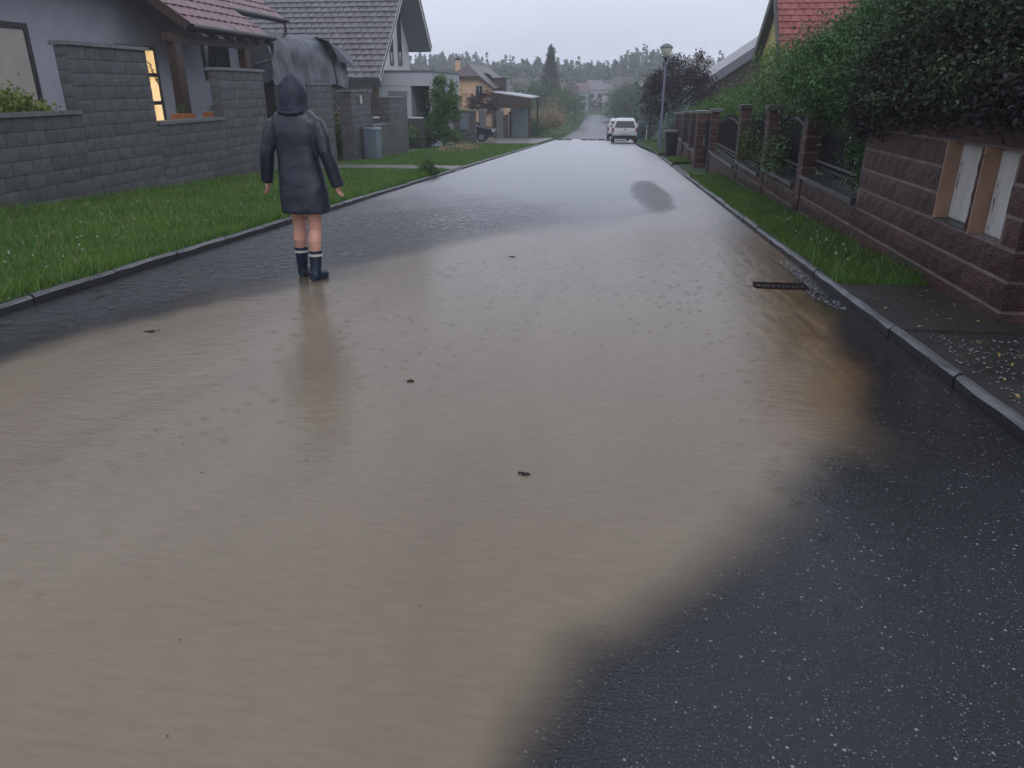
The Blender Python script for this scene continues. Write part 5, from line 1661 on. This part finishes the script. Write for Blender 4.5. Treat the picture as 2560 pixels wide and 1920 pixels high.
# ------------------------------------------------------------------ the far town and the wood
tb = thing('apartment_tower', 'pale apartment tower in the haze above the purple-grey roof', 'tower', (29.7, 300, gz(300)))
b = MB(); b.box(-5.2, 5.2, 0, 9, -2, 11.3); b.obj('wall', M['panel'], tb)
b = MB(); b.box(-1.4, 1.4, 2, 6, 11.3, 13.1); b.obj('roof_hut', M['panel'], tb)
wme_ = MB().box(-.55, .55, -.08, -.002, 0, .9).mesh('window', M['glass'])
for r_ in range(6):
    for c in range(6): mesh_obj('window', wme_, tb, (-4.2 + c * 1.68, 0, 1.0 + r_ * 1.68))
for i, (x, y, w_, h_, rh, lab, mw, mr) in enumerate([(-10.5, 205, 7, 4.6, 2.2, 'far pale house with a reddish roof above the left bushes', 'lgrey_render', 'dullred'),
                                                     (-4.2, 215, 7, 5.0, 2.3, 'far grey house with dark roof at the end of the road', 'lgrey_render', 'greytile'),
                                                     (-.6, 190, 4.5, 2.4, 1.3, 'small low white building right at the end of the road', 'white_render', 'greytile'),
                                                     (3.5, 216, 9, 5.6, 2.4, 'far grey-roofed house behind the trees at the road end', 'lgrey_render', 'browntile'),
                                                     (-24, 216, 9, 5.5, 2.5, 'far brown-roofed house left of the tall fir', 'white_render', 'browntile')]):
    t = thing('far_house', lab, 'house', (x, y, gz(y)), 0, 'houses far away at the end of the road')
    b = MB(); b.box(-w_ / 2, w_ / 2, 0, 8, -.5, h_); b.obj('wall', M[mw], t)
    b = MB(); b.add([(-w_ / 2 - .3, -.4, h_ - .1), (w_ / 2 + .3, -.4, h_ - .1), (w_ / 2 + .3, 4, h_ + rh), (-w_ / 2 - .3, 4, h_ + rh), (-w_ / 2 - .3, 8.4, h_ - .1), (w_ / 2 + .3, 8.4, h_ - .1)],
                    [(0, 1, 2, 3), (3, 2, 5, 4), (0, 3, 4), (1, 5, 2)]); b.obj('roof', M[mr], t)
    wm_ = MB().box(-.6, .6, -.06, -.002, 0, 1.2).mesh('window', M['glass'])
    for c in range(3):
        mesh_obj('window', wm_, t, ((c - 1) * w_ * .3, 0, h_ * .55))
        if h_ > 4: mesh_obj('window', wm_, t, ((c - 1) * w_ * .3, 0, h_ * .12))

# the wood on the hill: one mass
pts, sz = [], []
Vw, Fw = [], []
nt_ = 2100
for i in range(nt_):
    y = rng.uniform(225, 365)
    x = rng.uniform(-.36, .16) * y * 1.25 + rng.normal() * 4
    if 20 < x < 40: continue
    base = gz(y)
    con = rng.random() < .55
    H_ = rng.uniform(8.5, 12.5) if con else rng.uniform(6.5, 10)
    H_ *= .78 + .22 * math.sin(x * .045 + 1.3) * math.sin(x * .11) + (.2 * rng.random() if rng.random() < .15 else 0) + .1 * rng.random()
    k = 46
    if con:
        f = rng.random(k) ** .8
        rr = (1 - f) * 1.9 + .15
        a = rng.uniform(0, 6.28, k)
        C = np.stack([x + np.cos(a) * rr * rng.random(k) ** .5, y + np.sin(a) * rr, base + 1 + f * H_], 1)
    else:
        d = rng.normal(size=(k, 3)); d /= np.linalg.norm(d, axis=1)[:, None]
        d *= rng.uniform(.6, 1.1, (k, 1))
        C = np.array([x, y, base + H_ * .6]) + d * np.array([2.5, 2.5, H_ * .42])
    pts.append(C)
P_ = np.concatenate(pts)
wood = leaves('far_wood', P_, 1.5, M['wood_far'], up=.2, asp=.8)
wood['kind'] = 'stuff'
# nearer belt of garden greenery in the valley
pts = []
for i in range(260):
    y = rng.uniform(150, 262)
    x = rng.uniform(-.32, .10) * y + rng.normal() * 3
    if -9 < x - cx(y) < 4 and y < 200: continue
    H_ = rng.uniform(3.5, 7.5) + (2 if y > 218 else 0)
    d = rng.normal(size=(90, 3)); d /= np.linalg.norm(d, axis=1)[:, None]
    d *= rng.uniform(.55, 1.1, (90, 1))
    pts.append(np.array([x, y, gz(y) + H_ * .5]) + d * np.array([2.4, 2.4, H_ * .5]))
vb = leaves('valley_greenery', np.concatenate(pts), 1.1, M['wood_far'], up=.3, asp=.8)
vb['kind'] = 'stuff'

# ------------------------------------------------------------------ the person
pr = thing('person', 'person in a hooded knee-length navy coat and dark boots walking away through the flood', 'person', (-2.622, 6.2, gz(6.2)))


def remesh(o, vox, smooth=4):
    md = o.modifiers.new('r', 'REMESH'); md.mode = 'VOXEL'; md.voxel_size = vox; md.use_smooth_shade = True
    if smooth:
        ms = o.modifiers.new('s', 'SMOOTH'); ms.iterations = smooth; ms.factor = .5
    return o


LF, RF = Vector((-.125, .13, .03)), Vector((.065, -.04, .03))
b = MB()
# trunk, neck and head
b.loft([(0, 0, .80, .13, .09), (0, 0, .90, .155, .10), (0, .0, 1.05, .135, .09), (0, 0, 1.22, .15, .09), (0, 0, 1.33, .14, .08), (0, 0, 1.40, .07, .06), (0, .01, 1.5, .052, .055)], 20)
b.ball((0, .025, 1.575), (.074, .092, .108), 16, 12)
b.ball((0, .118, 1.565), (.014, .018, .022), 8, 6)                     # nose
b.ball((0, .100, 1.515), (.03, .016, .012), 8, 6)                      # mouth
for s in (-1, 1):
    b.ball((s * .03, .098, 1.59), (.014, .012, .009), 8, 6)
    b.ball((s * .077, .02, 1.57), (.012, .02, .032), 8, 6)
for s, ft, kn in ((-1, LF, Vector((-.100, .10, .47))), (1, RF, Vector((.072, .025, .47)))):
    hip = Vector((s * .08, 0, .86))
    ank = ft + Vector((0, 0, .06))
    mid = kn.lerp(ank, .32) + Vector((0, -.014, 0))
    b.tube([hip, hip.lerp(kn, .5), kn + Vector((0, 0, .05)), kn - Vector((0, 0, .03)), mid, kn.lerp(ank, .6), ank], [.082, .075, .058, .054, .059, .047, .038], 14)
# arms and hands
HANDS = []
for s, pts in ((-1, [(-.15, 0, 1.29), (-.255, -.02, 1.12), (-.305, .02, .90)]), (1, [(.15, 0, 1.29), (.245, -.03, 1.12), (.300, .03, .885)])):
    b.tube(pts, [.05, .04, .027], 10)
    wr = Vector(pts[2])
    dr_ = Vector((s * .10, .10, -1)).normalized()
    side = Vector((0, 1, .1)).normalized()
    out = side.cross(dr_).normalized()
    pe = wr + dr_ * .095
    for q in (-.028, -.01, .01, .028):
        b.tube([wr + side * q * .6, pe + side * q], [.016, .013], 8)
    for q, fl in ((-.030, .058), (-.011, .070), (.010, .076), (.030, .066)):
        p0 = pe + side * q - dr_ * .01
        p1 = p0 + dr_ * fl * .5 + side * q * .1
        p2 = p1 + dr_ * fl * .32 - out * s * .012
        p3 = p2 + dr_ * fl * .25 - out * s * .018
        b.tube([p0, p1, p2, p3], [.0085, .008, .0075, .006], 8)
    th0 = wr + dr_ * .035 + side * .028
    b.tube([th0, th0 + side * .022 + dr_ * .03, th0 + side * .026 + dr_ * .062], [.011, .0095, .007], 8)
body = b.obj('body', M['skin'], pr, smooth=True)
remesh(body, .0055, 3)
# coat
b = MB()
b.loft([(.02, .0, .595, .212, .145), (.02, 0, .64, .212, .146), (.015, 0, .76, .207, .143), (.008, 0, .90, .193, .134), (.0, 0, 1.02, .178, .124), (-.003, 0, 1.15, .176, .12), (-.003, 0, 1.26, .190, .122), (-.003, 0, 1.34, .198, .112), (-.002, 0, 1.385, .180, .10), (0, 0, 1.415, .145, .092), (0, 0, 1.44, .11, .088), (0, 0, 1.47, .085, .085)], 28, sq=.88)
for s in (-1, 1):
    if s < 0: pts = [(-.13, 0, 1.34), (-.185, 0, 1.315), (-.225, -.012, 1.22), (-.265, -.02, 1.10), (-.290, .0, .98), (-.315, .03, .845)]
    else: pts = [(.13, 0, 1.34), (.185, 0, 1.315), (.220, -.012, 1.22), (.245, -.03, 1.10), (.275, .0, .98), (.308, .04, .815)]
    b.tube(pts, [.05, .068, .066, .060, .056, .054], 16)
# vertical folds as soft ridges
for (x, y, z0, z1, r_) in [(-.07, -.118, .66, 1.0, .018), (.05, -.128, .62, .92, .020), (.13, -.10, .62, .86, .018), (-.13, -.09, .62, .84, .018), (-.04, -.108, 1.02, 1.30, .014), (.07, -.104, 1.05, 1.26, .014), (.0, -.13, .62, .75, .02)]:
    b.tube([(x, y, z0), (x * .95, y + .006, (z0 + z1) / 2), (x * .8, y + .022, z1)], [r_, r_ * .9, r_ * .4], 8)
coat = b.obj('coat', M['coat'], pr, smooth=True)
remesh(coat, .011, 9)
for tn, ts, st in (('coat_folds', .17, .014), ('coat_creases', .06, .004)):
    tx = bpy.data.textures.new(tn, 'CLOUDS'); tx.noise_scale = ts; tx.noise_depth = 1
    md = coat.modifiers.new(tn, 'DISPLACE'); md.texture = tx; md.strength = st; md.mid_level = .5; md.texture_coords = 'LOCAL'
# hood with an open front
b = MB()
nn = 26
rings = [(0, -.008, 1.395, .142, .115), (0, -.005, 1.435, .128, .120), (0, .0, 1.49, .117, .128), (0, .008, 1.55, .112, .132), (0, .015, 1.60, .106, .130), (0, .018, 1.645, .087, .112), (0, .016, 1.68, .060, .082), (0, .012, 1.702, .030, .042), (0, .012, 1.71, .006, .01)]
vs, fs = [], []
for (x, y, z, rx, ry) in rings:
    for k in range(nn):
        t_ = math.pi / 2 + 2 * math.pi * (k + .5) / nn
        vs.append((x + rx * math.cos(t_), y + ry * math.sin(t_), z))
for i in range(len(rings) - 1):
    for k in range(nn):
        if 2 <= i <= 4 and (k < 3 or k >= nn - 4): continue
        q = (k + 1) % nn
        fs.append((i * nn + k, i * nn + q, (i + 1) * nn + q, (i + 1) * nn + k))
b.add(vs, fs)
hood = b.obj('hood', M['hood'], pr, smooth=True)
tx = bpy.data.textures.new('hood_folds', 'CLOUDS'); tx.noise_scale = .09
md = hood.modifiers.new('so', 'SOLIDIFY'); md.thickness = .012
md = hood.modifiers.new('ss', 'SUBSURF'); md.levels = 1; md.render_levels = 2
md = hood.modifiers.new('hd', 'DISPLACE'); md.texture = tx; md.strength = .018; md.texture_coords = 'LOCAL'
hb = MB(); hb.tube([(-.10, -.085, 1.415), (-.03, -.115, 1.405), (.04, -.113, 1.407), (.105, -.08, 1.418)], [.012, .018, .018, .012], 8); hb.obj('hood_seam', M['hood'], hood, smooth=True)
# boots
for s, ft, yaw_, top in ((-1, LF, .12, .265), (1, RF, -.30, .262)):
    kn = Vector((-.100, .10, .47)) if s < 0 else Vector((.072, .025, .47))
    bo = bpy.data.objects.new('boot', None)
    b = MB()
    d = Vector((-math.sin(yaw_), math.cos(yaw_), 0))
    ax = lambda z: ft.lerp(kn, max(0, (z - .03)) / .44)
    sh = []
    for z, r_ in ((.045, .046), (.10, .047), (.16, .051), (.22, .056), (top - .008, .058)):
        p = ax(z); sh.append(((p.x, p.y, z), r_))
    b.tube([q[0] for q in sh], [q[1] for q in sh], 16)
    f0 = Vector((ft.x, ft.y, .045))
    b.tube([f0 - d * .045, f0, f0 + d * .07 - Vector((0, 0, .005)), f0 + d * .12 - Vector((0, 0, .008)), f0 + d * .155 - Vector((0, 0, .012))], [.040, .047, .047, .045, .034], 14)
    b.tube([f0 - d * .05 - Vector((0, 0, .030)), f0 + d * .15 - Vector((0, 0, .030))], [.044, .046], 14, flat=.35)
    bo = b.obj('boot', M['boot'], pr, smooth=True)
    remesh(bo, .006, 3)
    p = ax(top - .03)
    b = MB(); b.tube([(p.x, p.y, top - .040), (p.x, p.y, top - .020)], .0615, 18); b.obj('stripe', M['stripe'], bo)
    p = ax(top)
    b = MB(); b.tube([(p.x, p.y, top - .018), (p.x, p.y, top + .006)], .0605, 18); b.obj('boot_rim', M['boot'], bo)

# ------------------------------------------------------------------ wet air
hm = bpy.data.materials.new('haze')
hm.use_nodes = True
ht = hm.node_tree
ht.nodes.remove(ht.nodes['Principled BSDF'])
pv = ht.nodes.new('ShaderNodeVolumePrincipled')
pv.inputs['Color'].default_value = (.9, .92, .96, 1)
pv.inputs['Density'].default_value = .0016
pv.inputs['Anisotropy'].default_value = .0
ht.links.new(pv.outputs[0], ht.nodes['Material Output'].inputs['Volume'])
hz_ = MB().box(-225, 165, -18, 385, -6, 20).obj('haze', hm)
hz_['kind'] = 'stuff'
